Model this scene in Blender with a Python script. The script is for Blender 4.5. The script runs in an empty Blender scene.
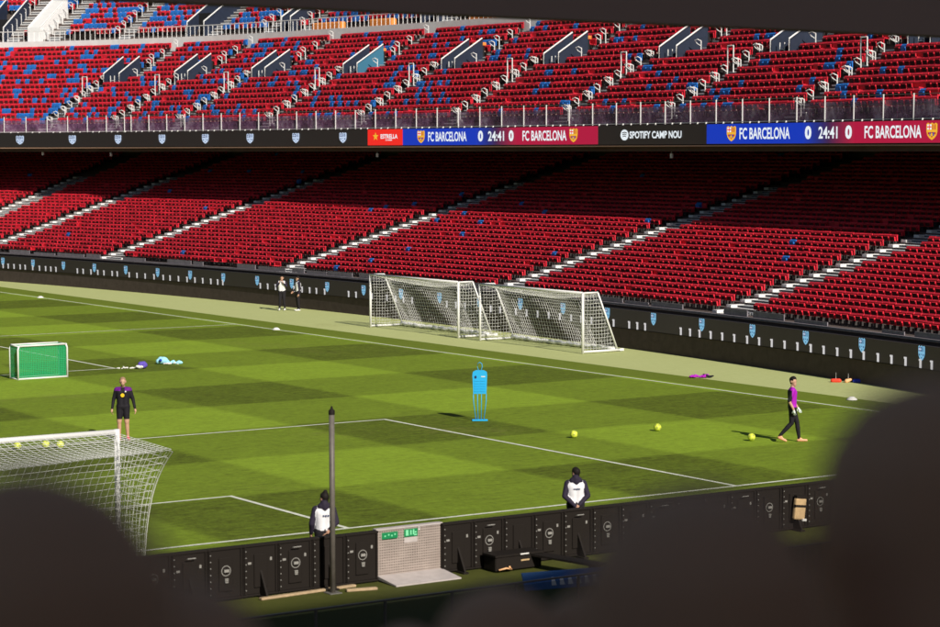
import bpy, bmesh, math, random
import numpy as np
from mathutils import Vector, Matrix
random.seed(7); np.random.seed(7)
R_ = math.radians
scene = bpy.context.scene
C = scene.collection

# ------------------------------------------------------------------ camera, sky, sun, exposure
CAM = Vector((-15.5025, -41.9940, 8.2311))
right = Vector((0.83327841, -0.55285045, -0.0018624))
up = Vector((0.04172619, 0.05953159, 0.99735396))
fwd = Vector((0.55127672, 0.83115123, -0.07267473))
cd = bpy.data.cameras.new('camera'); cam = bpy.data.objects.new('camera', cd); C.objects.link(cam)
m = Matrix.Identity(4)
for i in range(3):
    m[i][0], m[i][1], m[i][2], m[i][3] = right[i], up[i], -fwd[i], CAM[i]
cam.matrix_world = m
cd.sensor_width = 36.0; cd.lens = 2255.89 / 940 * 36
cd.clip_start = 0.1; cd.clip_end = 2000
cd.dof.use_dof = True; cd.dof.focus_distance = 74.0; cd.dof.aperture_fstop = 1.95
scene.camera = cam

SUN_EL = R_(33.0)
ldir = Vector((0.075, 1.0, 0)).normalized() * math.cos(SUN_EL); ldir.z = -math.sin(SUN_EL)   # the way light travels
world = bpy.data.worlds.new('World'); scene.world = world; world.use_nodes = True
wn = world.node_tree.nodes; wl = world.node_tree.links
bg = wn['Background']; sky = wn.new('ShaderNodeTexSky'); sky.sky_type = 'NISHITA'; sky.sun_disc = False
sky.sun_elevation = SUN_EL; sky.sun_rotation = R_(184.3)
wl.new(sky.outputs[0], bg.inputs[0]); bg.inputs[1].default_value = 0.05
sd = bpy.data.lights.new('sun', 'SUN'); sun = bpy.data.objects.new('sun', sd); C.objects.link(sun)
sd.energy = 5.0; sd.angle = R_(0.53); sd.color = (1.0, 0.93, 0.82)
sun.rotation_euler = ldir.to_track_quat('-Z', 'Y').to_euler()
vs = scene.view_settings
vs.view_transform = 'Standard'; vs.look = 'None'; vs.exposure = 0.0; vs.gamma = 1.0; vs.use_curve_mapping = False

# ------------------------------------------------------------------ materials
M = {}
def mat(name, col, rough=0.6, spec=0.3, var=0.0, vscale=3.0, bump=0.0, bscale=40.0, metal=0.0, emit=None, alpha=1.0, island=0.0):
    mt = bpy.data.materials.new(name); mt.use_nodes = True
    n = mt.node_tree.nodes; l = mt.node_tree.links; b = n['Principled BSDF']
    b.inputs['Base Color'].default_value = (*col, 1); b.inputs['Roughness'].default_value = rough
    b.inputs['Specular IOR Level'].default_value = spec; b.inputs['Metallic'].default_value = metal
    if emit:
        b.inputs['Emission Color'].default_value = (*emit[:3], 1); b.inputs['Emission Strength'].default_value = emit[3]
    if alpha < 1: b.inputs['Alpha'].default_value = alpha
    if var or bump or island:
        g = n.new('ShaderNodeNewGeometry')
        col_out = None
        if var:
            t = n.new('ShaderNodeTexNoise'); t.inputs['Scale'].default_value = vscale; t.inputs['Detail'].default_value = 6
            t.inputs['Roughness'].default_value = 0.65
            l.new(g.outputs['Position'], t.inputs['Vector'])
            r = n.new('ShaderNodeMapRange'); r.inputs[1].default_value = 0.25; r.inputs[2].default_value = 0.75
            r.inputs[3].default_value = 1 - var; r.inputs[4].default_value = 1 + var
            l.new(t.outputs[0], r.inputs[0]); col_out = r.outputs[0]
        if island:
            r2 = n.new('ShaderNodeMapRange'); r2.inputs[3].default_value = 1 - island; r2.inputs[4].default_value = 1 + island * .6
            l.new(g.outputs['Random Per Island'], r2.inputs[0])
            if col_out:
                mu = n.new('ShaderNodeMath'); mu.operation = 'MULTIPLY'; l.new(col_out, mu.inputs[0]); l.new(r2.outputs[0], mu.inputs[1]); col_out = mu.outputs[0]
            else: col_out = r2.outputs[0]
        if col_out:
            mx = n.new('ShaderNodeVectorMath'); mx.operation = 'SCALE'; mx.inputs[0].default_value = col
            l.new(col_out, mx.inputs['Scale']); l.new(mx.outputs[0], b.inputs['Base Color'])
        if bump:
            t2 = n.new('ShaderNodeTexNoise'); t2.inputs['Scale'].default_value = bscale; t2.inputs['Detail'].default_value = 4
            l.new(g.outputs['Position'], t2.inputs['Vector'])
            bp = n.new('ShaderNodeBump'); bp.inputs['Strength'].default_value = bump; bp.inputs['Distance'].default_value = 0.02
            l.new(t2.outputs[0], bp.inputs['Height']); l.new(bp.outputs[0], b.inputs['Normal'])
    M[name] = mt
    return mt
def emat(name, col, s=1.0):
    return mat(name, (0.01, 0.01, 0.012), 0.5, 0.3, emit=(*col, s))

mat('red_seat', (0.68, 0.024, 0.046), 0.45, 0.3, var=0.22, vscale=0.8, island=0.30)
mat('blue_seat', (0.03, 0.19, 0.62), 0.5, 0.3, var=0.2, vscale=2.0)
mat('seat_tag', (0.80, 0.58, 0.50), 0.5)
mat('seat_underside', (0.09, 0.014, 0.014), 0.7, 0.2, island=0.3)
mat('seat_bracket', (0.05, 0.045, 0.045), 0.6)
mat('terrace_concrete', (0.11, 0.088, 0.08), 0.85, 0.2, var=0.25, vscale=1.5)
mat('pale_concrete', (0.78, 0.77, 0.78), 0.8, 0.2, var=0.10, vscale=2.0)
mat('step_concrete', (0.13, 0.14, 0.16), 0.85, 0.2, var=0.25, vscale=4.0)
mat('white_paint', (0.78, 0.78, 0.78), 0.5, 0.4, var=0.05, vscale=3)
mat('rail_white', (0.80, 0.80, 0.80), 0.4, 0.4)
mat('navy_wall', (0.018, 0.026, 0.05), 0.6, 0.3, var=0.2, vscale=2.5)
mat('teal_wall', (0.04, 0.16, 0.26), 0.6, 0.3)
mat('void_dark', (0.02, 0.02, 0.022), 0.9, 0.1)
mat('black_board', (0.016, 0.0135, 0.0125), 0.55, 0.25, var=0.15, vscale=2)
mat('black_skirt', (0.085, 0.066, 0.062), 0.9, 0.1, var=0.2, vscale=3)
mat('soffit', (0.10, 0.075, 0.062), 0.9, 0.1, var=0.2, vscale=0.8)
mat('tan_edge', (0.42, 0.27, 0.19), 0.7)
mat('coping', (0.22, 0.20, 0.23), 0.6, var=0.3, vscale=5)
mat('orange_sheet', (0.75, 0.25, 0.05), 0.7, var=0.2, vscale=6)
mat('near_dark', (0.44, 0.31, 0.245), 0.9, 0.1)
mat('steel', (0.30, 0.29, 0.27), 0.45, 0.5, metal=0.6, var=0.2, vscale=8)
mat('pole_paint', (0.13, 0.115, 0.10), 0.5, 0.4, var=0.25, vscale=6)
mat('perforated', (0.36, 0.30, 0.27), 0.5, 0.4, var=0.2, vscale=4)
mat('ramp_plate', (0.50, 0.45, 0.44), 0.5, 0.4, var=0.15, vscale=6)
mat('wood', (0.45, 0.33, 0.2), 0.7, var=0.3, vscale=6)
mat('paper', (0.75, 0.74, 0.72), 0.7)
mat('dark_plastic', (0.016, 0.0125, 0.0105), 0.7, 0.15)
mat('spectator_hair', (0.56, 0.34, 0.21), 0.9, 0.1)
mat('screw', (0.30, 0.29, 0.27), 0.4, 0.5)
mat('net_white', (0.86, 0.86, 0.86), 0.7, 0.2)
mat('green_net', (0.03, 0.42, 0.17), 0.7, 0.2)
mat('mannequin_blue', (0.02, 0.42, 0.82), 0.5, 0.4)
mat('navy_mark', (0.01, 0.03, 0.12), 0.6)
mat('ball_yellow', (0.72, 0.80, 0.08), 0.45, 0.4)
mat('ball_dark', (0.42, 0.47, 0.08), 0.5)
mat('skin_tone', (0.55, 0.32, 0.22), 0.55, 0.3)
mat('skin_dark', (0.30, 0.17, 0.12), 0.55, 0.3)
mat('hair_dark', (0.012, 0.009, 0.008), 0.7, 0.2)
mat('hair_buzz', (0.32, 0.2, 0.13), 0.8, 0.1)
mat('kit_black', (0.016, 0.014, 0.020), 0.7, 0.2, bump=0.3, bscale=14)
mat('kit_purple', (0.13, 0.012, 0.22), 0.65, 0.2, bump=0.3, bscale=14)
mat('keeper_magenta', (0.42, 0.015, 0.50), 0.6, 0.2, bump=0.35, bscale=12)
mat('glove', (0.75, 0.85, 0.80), 0.6)
mat('boot_orange', (0.85, 0.42, 0.25), 0.5)
mat('boot_red', (0.8, 0.06, 0.1), 0.5)
mat('sock_white', (0.8, 0.8, 0.8), 0.8)
mat('badge_yellow', (0.85, 0.55, 0.02), 0.5)
mat('bib_white', (0.80, 0.80, 0.84), 0.75, 0.2, bump=0.5, bscale=9)
mat('navy_jacket', (0.028, 0.022, 0.040), 0.75, 0.2, bump=0.5, bscale=9)
mat('trouser', (0.02, 0.018, 0.022), 0.8, 0.2, bump=0.4, bscale=8)
mat('spectator_cloth', (0.64, 0.40, 0.25), 0.9, 0.1)
mat('spectator_skin', (0.64, 0.40, 0.25), 0.7, 0.1)
mat('light_blue_cloth', (0.35, 0.72, 0.88), 0.7, bump=0.5, bscale=20)
mat('royal_cloth', (0.02, 0.06, 0.42), 0.7)
mat('violet_cloth', (0.12, 0.08, 0.45), 0.7)
mat('cone_red', (0.8, 0.06, 0.03), 0.5)
mat('cone_orange', (0.9, 0.5, 0.25), 0.5)
mat('cone_blue', (0.02, 0.04, 0.6), 0.5)
mat('cardboard', (0.55, 0.38, 0.20), 0.8, var=0.2, vscale=8)
mat('banner_blue', (0.03, 0.12, 0.34), 0.6)
emat('led_blue', (0.004, 0.035, 0.46)); emat('led_red', (0.42, 0.006, 0.045)); emat('led_bright_red', (0.86, 0.02, 0.012))
emat('led_white', (0.80, 0.86, 0.90)); emat('led_black', (0.014, 0.0105, 0.0085)); emat('led_gold', (0.85, 0.45, 0.03))
emat('led_pale', (0.20, 0.46, 0.66)); emat('led_pale_dark', (0.01, 0.05, 0.16)); emat('led_grey', (0.62, 0.60, 0.60)); emat('led_navy', (0.02, 0.02, 0.10))
emat('led_ice', (0.55, 0.66, 0.85)); emat('led_crest_red', (0.5, 0.01, 0.03)); emat('led_crest_blue', (0.01, 0.03, 0.3))
emat('sign_green', (0.0, 0.28, 0.08)); emat('sign_mint', (0.30, 0.9, 0.45))

# purple see-through screen on the upper railing
def film():
    mt = bpy.data.materials.new('purple_film'); mt.use_nodes = True; n = mt.node_tree.nodes; l = mt.node_tree.links
    out = n['Material Output']; b = n['Principled BSDF']; b.inputs['Roughness'].default_value = 0.3
    g = n.new('ShaderNodeNewGeometry'); t = n.new('ShaderNodeTexNoise'); t.inputs['Scale'].default_value = 0.9; t.inputs['Detail'].default_value = 8; t.inputs['Roughness'].default_value = .75
    l.new(g.outputs['Position'], t.inputs['Vector'])
    cr = n.new('ShaderNodeValToRGB'); e = cr.color_ramp.elements
    e[0].position = .35; e[0].color = (.05, .03, .06, 1); e[1].position = .68; e[1].color = (.80, .62, .85, 1)
    x = cr.color_ramp.elements.new(.5); x.color = (.34, .14, .32, 1)
    l.new(t.outputs[0], cr.inputs[0]); l.new(cr.outputs[0], b.inputs['Base Color'])
    tr = n.new('ShaderNodeBsdfTransparent'); mx = n.new('ShaderNodeMixShader'); mx.inputs[0].default_value = 0.42
    l.new(tr.outputs[0], mx.inputs[1]); l.new(b.outputs[0], mx.inputs[2]); l.new(mx.outputs[0], out.inputs[0])
    M['purple_film'] = mt
film()
def glass(name, col, fac):
    mt = bpy.data.materials.new(name); mt.use_nodes = True; n = mt.node_tree.nodes; l = mt.node_tree.links
    out = n['Material Output']; b = n['Principled BSDF']; b.inputs['Roughness'].default_value = 0.15; b.inputs['Base Color'].default_value = (*col, 1)
    tr = n.new('ShaderNodeBsdfTransparent'); mx = n.new('ShaderNodeMixShader'); mx.inputs[0].default_value = fac
    l.new(tr.outputs[0], mx.inputs[1]); l.new(b.outputs[0], mx.inputs[2]); l.new(mx.outputs[0], out.inputs[0]); M[name] = mt
glass('barrier_glass', (0.05, 0.06, 0.06), 0.3)
glass('green_mesh', (0.02, 0.36, 0.14), 0.55)

def grass_mat(name, mown, c_dark, c_light):
    mt = bpy.data.materials.new(name); mt.use_nodes = True; n = mt.node_tree.nodes; l = mt.node_tree.links
    b = n['Principled BSDF']; b.inputs['Roughness'].default_value = 0.85; b.inputs['Specular IOR Level'].default_value = 0.12
    g = n.new('ShaderNodeNewGeometry'); sep = n.new('ShaderNodeSeparateXYZ'); l.new(g.outputs['Position'], sep.inputs[0])
    def mth(op, a, bb=None, clamp=False):
        q = n.new('ShaderNodeMath'); q.operation = op; q.use_clamp = clamp
        for k, v in enumerate((a, bb)):
            if v is None: continue
            if isinstance(v, (int, float)): q.inputs[k].default_value = v
            else: l.new(v, q.inputs[k])
        return q.outputs[0]
    def noise(scale, det=5, rough=.6, vec=None, st=None):
        t = n.new('ShaderNodeTexNoise'); t.inputs['Scale'].default_value = scale; t.inputs['Detail'].default_value = det; t.inputs['Roughness'].default_value = rough
        v = g.outputs['Position']
        if st:
            mp = n.new('ShaderNodeMapping'); mp.inputs['Scale'].default_value = st; l.new(v, mp.inputs[0]); v = mp.outputs[0]
        l.new(v, t.inputs['Vector']); return t.outputs[0]
    if mown:
        wob = mth('MULTIPLY', mth('SUBTRACT', noise(2.3, 4), .5), .22)
        def stripe(axis, off, step):
            q = mth('ADD', sep.outputs[axis], wob); q = mth('DIVIDE', mth('SUBTRACT', q, off - step * 40), step)
            tri = mth('PINGPONG', mth('ADD', q, .5), 1.0)          # 0..1..0, stripes centred
            return mth('ADD', mth('MULTIPLY', mth('SUBTRACT', tri, .5), 16.0), .5, True)
        sx = stripe(0, 11.7, 5.5); sy = stripe(1, 5.4, 5.76)
        mow = mth('MULTIPLY', mth('ADD', sx, sy), .5)
    else:
        mow = None
    fine = noise(4.5, 9, .85); mid = noise(0.55, 6, .65); streak = noise(1.0, 6, .7, st=(1.2, 4.5, 1))
    tex = mth('ADD', mth('MULTIPLY', fine, .62), mth('ADD', mth('MULTIPLY', mid, .12), mth('MULTIPLY', streak, .26)))
    if mow is not None:
        f = mth('ADD', mth('MULTIPLY', mow, .58), mth('MULTIPLY', mth('SUBTRACT', tex, .5), 2.3)); f = mth('ADD', f, .22, True)
    else:
        f = mth('ADD', mth('MULTIPLY', mth('SUBTRACT', tex, .5), 2.0), .5, True)
    mx = n.new('ShaderNodeMix'); mx.data_type = 'RGBA'; l.new(f, mx.inputs[0]); mx.inputs[6].default_value = (*c_dark, 1); mx.inputs[7].default_value = (*c_light, 1)
    # worn yellowish patches
    wear = mth('MULTIPLY', mth('SUBTRACT', mth('MULTIPLY', noise(.11, 3), mth('ADD', noise(2.2, 6, .8), .45)), .60), 2.4, True)
    mx2 = n.new('ShaderNodeMix'); mx2.data_type = 'RGBA'; l.new(wear, mx2.inputs[0]); l.new(mx.outputs[2], mx2.inputs[6]); mx2.inputs[7].default_value = (.24, .22, .07, 1)
    l.new(mx2.outputs[2], b.inputs['Base Color'])
    bp = n.new('ShaderNodeBump'); bp.inputs['Strength'].default_value = .55; bp.inputs['Distance'].default_value = .03
    l.new(noise(16, 6, .8), bp.inputs['Height']); l.new(bp.outputs[0], b.inputs['Normal'])
    M[name] = mt
grass_mat('pitch_grass', True, (.058, .070, .008), (.285, .415, .034))
grass_mat('verge_grass', False, (.10, .14, .014), (.20, .26, .03))
grass_mat('pale_turf', False, (.42, .47, .18), (.56, .59, .28))
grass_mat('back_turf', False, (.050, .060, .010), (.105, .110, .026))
def line_mat():
    mt = mat('line_paint', (.70, .72, .62), .8, .1, var=.25, vscale=5)
line_mat()
mat('ground_asphalt', (.05, .05, .05), .9, .1, var=.2)

# ------------------------------------------------------------------ mesh helpers
class MB:
    def __init__(s): s.v = []; s.f = []; s.mi = []; s.mats = []
    def slot(s, m):
        if m not in s.mats: s.mats.append(m)
        return s.mats.index(m)
    def face(s, pts, m):
        k = len(s.v); s.v += [tuple(p) for p in pts]; s.f.append(tuple(range(k, k + len(pts)))); s.mi.append(s.slot(m)); return s
    def box(s, x0, x1, y0, y1, z0, z1, m, fn=None):
        P = [(x0, y0, z0), (x1, y0, z0), (x1, y1, z0), (x0, y1, z0), (x0, y0, z1), (x1, y0, z1), (x1, y1, z1), (x0, y1, z1)]
        return s.hexa(P, m, fn)
    def hexa(s, P, m, fn=None):
        if fn: P = [fn(*p) for p in P]
        k = len(s.v); s.v += [tuple(p) for p in P]; q = s.slot(m)
        for f in ((0, 3, 2, 1), (4, 5, 6, 7), (0, 1, 5, 4), (1, 2, 6, 5), (2, 3, 7, 6), (3, 0, 4, 7)):
            s.f.append(tuple(k + i for i in f)); s.mi.append(q)
        return s
    def tube(s, pts, r, m, n=8, cap=True, r1=None):
        pts = [Vector(p) for p in pts]; q = s.slot(m); rings = []
        for i, p in enumerate(pts):
            d = (pts[min(i + 1, len(pts) - 1)] - pts[max(i - 1, 0)]).normalized()
            a = Vector((0, 0, 1)) if abs(d.z) < .9 else Vector((1, 0, 0))
            e1 = d.cross(a).normalized(); e2 = d.cross(e1)
            rr = r if r1 is None else r + (r1 - r) * i / (len(pts) - 1)
            k = len(s.v); rings.append(k)
            for j in range(n):
                t = 2 * math.pi * j / n; s.v.append(tuple(p + (e1 * math.cos(t) + e2 * math.sin(t)) * rr))
        for a, b in zip(rings, rings[1:]):
            for j in range(n):
                s.f.append((a + j, a + (j + 1) % n, b + (j + 1) % n, b + j)); s.mi.append(q)
        if cap:
            s.f.append(tuple(rings[0] + j for j in reversed(range(n)))); s.mi.append(q)
            s.f.append(tuple(rings[-1] + j for j in range(n))); s.mi.append(q)
        return s
    def prisms(s, segs, r, m):
        q = s.slot(m)
        for a, b in segs:
            a = Vector(a); b = Vector(b); d = (b - a)
            if d.length < 1e-5: continue
            d.normalize(); e = d.cross(Vector((0, 0, 1)) if abs(d.z) < .9 else Vector((1, 0, 0))).normalized(); g = d.cross(e)
            k = len(s.v)
            for P in (a, b):
                for j in range(3):
                    t = 2 * math.pi * j / 3; s.v.append(tuple(P + (e * math.cos(t) + g * math.sin(t)) * r))
            for j in range(3):
                s.f.append((k + j, k + (j + 1) % 3, k + 3 + (j + 1) % 3, k + 3 + j)); s.mi.append(q)
        return s
    def lathe(s, prof, m, n=16, c=(0, 0)):
        q = s.slot(m); rings = []
        for r, z in prof:
            k = len(s.v); rings.append(k)
            for j in range(n):
                t = 2 * math.pi * j / n; s.v.append((c[0] + r * math.cos(t), c[1] + r * math.sin(t), z))
        for a, b in zip(rings, rings[1:]):
            for j in range(n):
                s.f.append((a + j, a + (j + 1) % n, b + (j + 1) % n, b + j)); s.mi.append(q)
        return s
    def mesh(s, name):
        me = bpy.data.meshes.new(name); me.from_pydata(s.v, [], s.f)
        for m_ in s.mats: me.materials.append(M[m_])
        me.polygons.foreach_set('material_index', s.mi); me.update(); return me
    def obj(s, name, parent=None, smooth=False, loc=None, rz=None):
        return link(name, s.mesh(name), parent, smooth, loc, rz)
def link(name, me, parent=None, smooth=False, loc=None, rz=None):
    o = bpy.data.objects.new(name, me); C.objects.link(o)
    if parent: o.parent = parent
    if loc is not None: o.location = loc
    if rz is not None: o.rotation_euler = (0, 0, rz)
    if smooth and me:
        me.polygons.foreach_set('use_smooth', [True] * len(me.polygons))
    return o
def tag(o, label=None, cat=None, group=None, kind=None):
    if label: o['label'] = label
    if cat: o['category'] = cat
    if group: o['group'] = group
    if kind: o['kind'] = kind
    return o
def empty(name, loc=(0, 0, 0), rz=0): return link(name, None, None, False, loc, rz)
def bevelled(me, w, seg=2):
    bm = bmesh.new(); bm.from_mesh(me); bmesh.ops.bevel(bm, geom=bm.edges[:], offset=w, segments=seg, affect='EDGES', profile=.5)
    bm.to_mesh(me); bm.free(); return me

# ------------------------------------------------------------------ the bowl: rows run on a circle of 240 m, with a tight corner at the far end
CX, CY, RB, RC, TC = -198.0, 50.0, 240.0, 30.0, R_(10.8)
def F(a, off, z):                                   # a in radians
    if a <= TC: return (CX + (RB + off) * math.cos(a), CY + (RB + off) * math.sin(a), z)
    cx = CX + (RB - RC) * math.cos(TC); cy = CY + (RB - RC) * math.sin(TC)
    return (cx + (RC + off) * math.cos(a), cy + (RC + off) * math.sin(a), z)
def RL(a, off): return (RB if a <= TC else RC) + off
def frame(a): return a - math.pi / 2                # rotation z: local y = outward, local x = towards falling a
def arange(a0, a1, brk=()):                         # angles for smooth arcs
    out = []; a = a0
    while a < a1 - 1e-9:
        out.append(a); a += R_(.5) if a < TC else R_(2.0)
    out.append(a1)
    for b in (*brk, TC):
        if a0 < b < a1: out.append(b)
    return sorted(set(round(x, 7) for x in out))
def to_px(p):
    d = Vector(p) - CAM; z = d.dot(fwd)
    return 470 + 2255.89 * d.dot(right) / z, 313.5 - 2255.89 * d.dot(up) / z
def arc_box(mb, a0, a1, o0, o1, z0, z1, m):          # a curved bar
    A = arange(a0, a1)
    for b0, b1 in zip(A, A[1:]):
        mb.hexa([F(b1, o0, z0), F(b0, o0, z0), F(b0, o1, z0), F(b1, o1, z0), F(b1, o0, z1), F(b0, o0, z1), F(b0, o1, z1), F(b1, o1, z1)], m)

# ------------------------------------------------------------------ ground, pitch and lines
def sheet(name, pts, z, m, label=None):
    mb = MB(); mb.face([(x, y, z) for x, y in pts], m); o = mb.obj(name); tag(o, kind='structure'); return o
sheet('ground', [(-400, -300), (600, -300), (600, 600), (-400, 600)], -.02, 'ground_asphalt')
sheet('turf_surround', [(-60, -30), (75, -30), (75, 160), (-60, 160)], -.008, 'pale_turf')
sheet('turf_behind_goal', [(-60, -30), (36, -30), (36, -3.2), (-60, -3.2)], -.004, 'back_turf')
sheet('grass_verge', [(-36, -3.2), (36, -3.2), (36, 108), (-36, 108)], 0.0, 'verge_grass')
sheet('pitch', [(-34.05, -.3), (34.3, -.3), (34.3, 105.3), (-34.05, 105.3)], .004, 'pitch_grass')
mb = MB(); W = .06; Z = .010
def ln(x0, y0, x1, y1, z=Z):
    if x0 == x1: pts = [(x0 - W, y0, z), (x0 + W, y0, z), (x0 + W, y1, z), (x0 - W, y1, z)]
    else: pts = [(x0, y0 - W, z), (x1, y0 - W, z), (x1, y0 + W, z), (x0, y0 + W, z)]
    mb.face(pts, 'line_paint')
ln(-34, 0, 34, 0); ln(34, W, 34, 105); ln(-34, W, -34, 105); ln(-33.9, 52.5, 33.9, 52.5); ln(-33.9, 105, 33.9, 105)
for h, d in ((20.16, 16.5), (9.16, 5.5)):
    ln(h, W, h, d + W); ln(-h, W, -h, d + W); ln(-h + W, d, h - W, d)
ln(20.16, 36 - W, 20.16, 52.4); ln(-20.16, 36 - W, -20.16, 52.4); ln(-20.1, 36, 20.1, 36)   # second, temporary area
N = 40
for cx, cy, a0, a1 in ((0, 11, R_(37), R_(143)), (0, 52.5, 0, 2 * math.pi), (0, 41.5, R_(217), R_(323))):
    for i in range(N):
        b0 = a0 + (a1 - a0) * i / N; b1 = a0 + (a1 - a0) * (i + 1) / N
        mb.face([(cx + r * math.cos(b), cy + r * math.sin(b), Z + .004) for r, b in ((9.09, b0), (9.21, b0), (9.21, b1), (9.09, b1))], 'line_paint')
tag(mb.obj('pitch_markings'), kind='structure')

# ------------------------------------------------------------------ far stand
SX = .412
def seat_mb(body, tagged=True, sz=1.0, open_=False):
    s = MB()
    def q(u, v, w): return (u, v - (w - .36) * .05, w)
    s.hexa([(-.19, .53, .36), (.19, .53, .36), (.19, .58, .36), (-.19, .58, .36), (-.20, .525, .68), (.20, .525, .68), (.20, .585, .68), (-.20, .585, .68)], body, q)
    s.hexa([(-.2, .52, .68), (.2, .52, .68), (.2, .59, .68), (-.2, .59, .68), (-.195, .575, .755), (.195, .575, .755), (.195, .60, .755), (-.195, .60, .755)], body, q)
    if open_: s.hexa([(-.18, .12, .40), (.18, .12, .40), (.18, .50, .36), (-.18, .50, .36), (-.18, .12, .45), (.18, .12, .45), (.18, .50, .41), (-.18, .50, .41)], body)
    else:
     s.hexa([(-.165, .435, .36), (.165, .435, .36), (.165, .49, .34), (-.165, .49, .34), (-.155, .41, .62), (.155, .41, .62), (.155, .47, .63), (-.155, .47, .63)], body)  # tipped-up pan
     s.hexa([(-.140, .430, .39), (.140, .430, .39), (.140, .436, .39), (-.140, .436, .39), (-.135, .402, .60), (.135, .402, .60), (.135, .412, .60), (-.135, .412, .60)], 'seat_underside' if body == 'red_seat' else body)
    s.box(-.03, .03, .47, .66, .10, .40, 'seat_bracket')
    if tagged: s.box(-.205, -.155, .395, .43, .34, .40, 'seat_tag')
    s.v = [(u, v, w * sz) for u, v, w in s.v]
    return s
class Arr:                                             # many copies of one small mesh in one object
    def __init__(s, mb): s.V = np.array(mb.v); s.F = np.array(mb.f); s.mi = np.array(mb.mi); s.mats = mb.mats; s.T = []
    def add(s, a, off, z): s.T.append((a, off, z))
    def obj(s, name, parent):
        nv, nf, n = len(s.V), len(s.F), len(s.T)
        V = np.zeros((n, nv, 3))
        for i, (a, off, z) in enumerate(s.T):
            o = F(a, off + random.gauss(0, .008), z + random.gauss(0, .006)); r = frame(a) + random.gauss(0, .03); c, sn = math.cos(r), math.sin(r)
            V[i, :, 0] = o[0] + c * s.V[:, 0] - sn * s.V[:, 1]; V[i, :, 1] = o[1] + sn * s.V[:, 0] + c * s.V[:, 1]; V[i, :, 2] = o[2] + s.V[:, 2]
        Fc = (s.F[None] + (np.arange(n) * nv)[:, None, None]).reshape(-1, 4)
        me = bpy.data.meshes.new(name); me.vertices.add(n * nv); me.vertices.foreach_set('co', V.ravel())
        me.loops.add(len(Fc) * 4); me.loops.foreach_set('vertex_index', Fc.ravel().astype(np.int32))
        me.polygons.add(len(Fc)); me.polygons.foreach_set('loop_start', np.arange(len(Fc), dtype=np.int32) * 4)
        me.polygons.foreach_set('material_index', np.tile(s.mi, n).astype(np.int32))
        for m_ in s.mats: me.materials.append(M[m_])
        me.update(calc_edges=True); me.validate(); me.shade_flat()
        o = link(name, me, parent); o['kind'] = 'stuff'; return o

RED_ME = seat_mb('red_seat', False, .68).mesh('seat'); REDT_ME = seat_mb('red_seat').mesh('seat'); BLUE_ME = seat_mb('blue_seat').mesh('seat')
def noise1(a, i): return math.sin(a * 41 + i * .9) * math.sin(a * 97 - i * 1.7 + 1) * .5 + .5

def fill_seats(parent, a0, a1, rows, o0, dz, z0, blocked, blue_p, single, tagged, rise, tread=.8):
    red, blue = [], []
    for i in rows:
        off = o0 + tread * i; z = z0 + rise * i; a = a0 + random.uniform(0, .3) * R_(.05)
        while a < a1:
            if not blocked(a, i):
                p = F(a, off + .6, z + .6); x, y = to_px(p); vis = -8 < x < 948 and -4 < y < 631
                d = (Vector(p) - CAM).length
                (blue if random.random() < blue_p(a, i) else red).append((a, off, z, vis, d))
            a += SX / RL(a, off)
    return red, blue
def place(parent, name, me, t):
    o = link(name, me, parent, False, F(t[0], t[1] + random.gauss(0, .008), t[2] + random.gauss(0, .006)), frame(t[0]) + random.gauss(0, .03)); return o

# ---- lower tier
LO0, LZ0, LT, LR = 1.5, 1.67, .68, .187
LA0, LA1, LROWS = R_(-12), R_(58), 33
L_AISLES = [R_(x) for x in (25.5, 14.4, 7.91, 3.44, -1.34, -5.43, -9.85)]
lower = empty('lower_stand', F(0, 0, 0)); tag(lower, 'lower tier of red seats rising behind the black pitchside boards', 'grandstand')
def local(o, parent): o.parent = parent; o.matrix_parent_inverse = parent.matrix_world.inverted(); return o
lower.location = (0, 0, 0)
mb = MB()
A = arange(LA0, LA1)
for a0, a1 in zip(A, A[1:]):
    mb.face([F(a1, .55, -.02), F(a0, .55, -.02), F(a0, .55, LZ0), F(a1, .55, LZ0)], 'black_skirt')
    mb.face([F(a1, .55, LZ0), F(a0, .55, LZ0), F(a0, LO0 + LT, LZ0), F(a1, LO0 + LT, LZ0)], 'terrace_concrete')
    for i in range(1, LROWS):
        o_, z_ = LO0 + LT * i, LZ0 + LR * i
        mb.face([F(a1, o_, z_ - LR), F(a0, o_, z_ - LR), F(a0, o_, z_), F(a1, o_, z_)], 'terrace_concrete')
        mb.face([F(a1, o_, z_), F(a0, o_, z_), F(a0, o_ + LT, z_), F(a1, o_ + LT, z_)], 'terrace_concrete')
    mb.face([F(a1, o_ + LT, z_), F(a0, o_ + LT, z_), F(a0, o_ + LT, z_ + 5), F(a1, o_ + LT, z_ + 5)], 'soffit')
mb.obj('terrace', lower)
def lblock(a, i):
    return any(-1.45 < (a - b) * RL(a, LO0 + LT * i) < .95 for b in L_AISLES)
red, blue = fill_seats(lower, LA0, LA1, range(LROWS), LO0, LT, LZ0, lblock, lambda a, i: .035 if (11 < i < 18 and 1.5 < math.degrees(a) < 5) else .004, True, False, LR, LT)
vis = sorted([t for t in red if t[3]], key=lambda t: t[4]); singles = set(t[:3] for t in vis[:300])
arr = Arr(seat_mb('red_seat', False, .68)); arro = Arr(seat_mb('red_seat', False, .68, True))
for t in red:
    if t[:3] in singles: place(lower, 'seat', RED_ME, t)
    else: (arro if random.random() < .03 else arr).add(*t[:3])
arr.obj('red_seats', lower); arro.obj('open_red_seats', lower)
bm_low = seat_mb('blue_seat', False, .68).mesh('blue_seat')
for t in blue: place(lower, 'blue_seat', bm_low, t)
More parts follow.
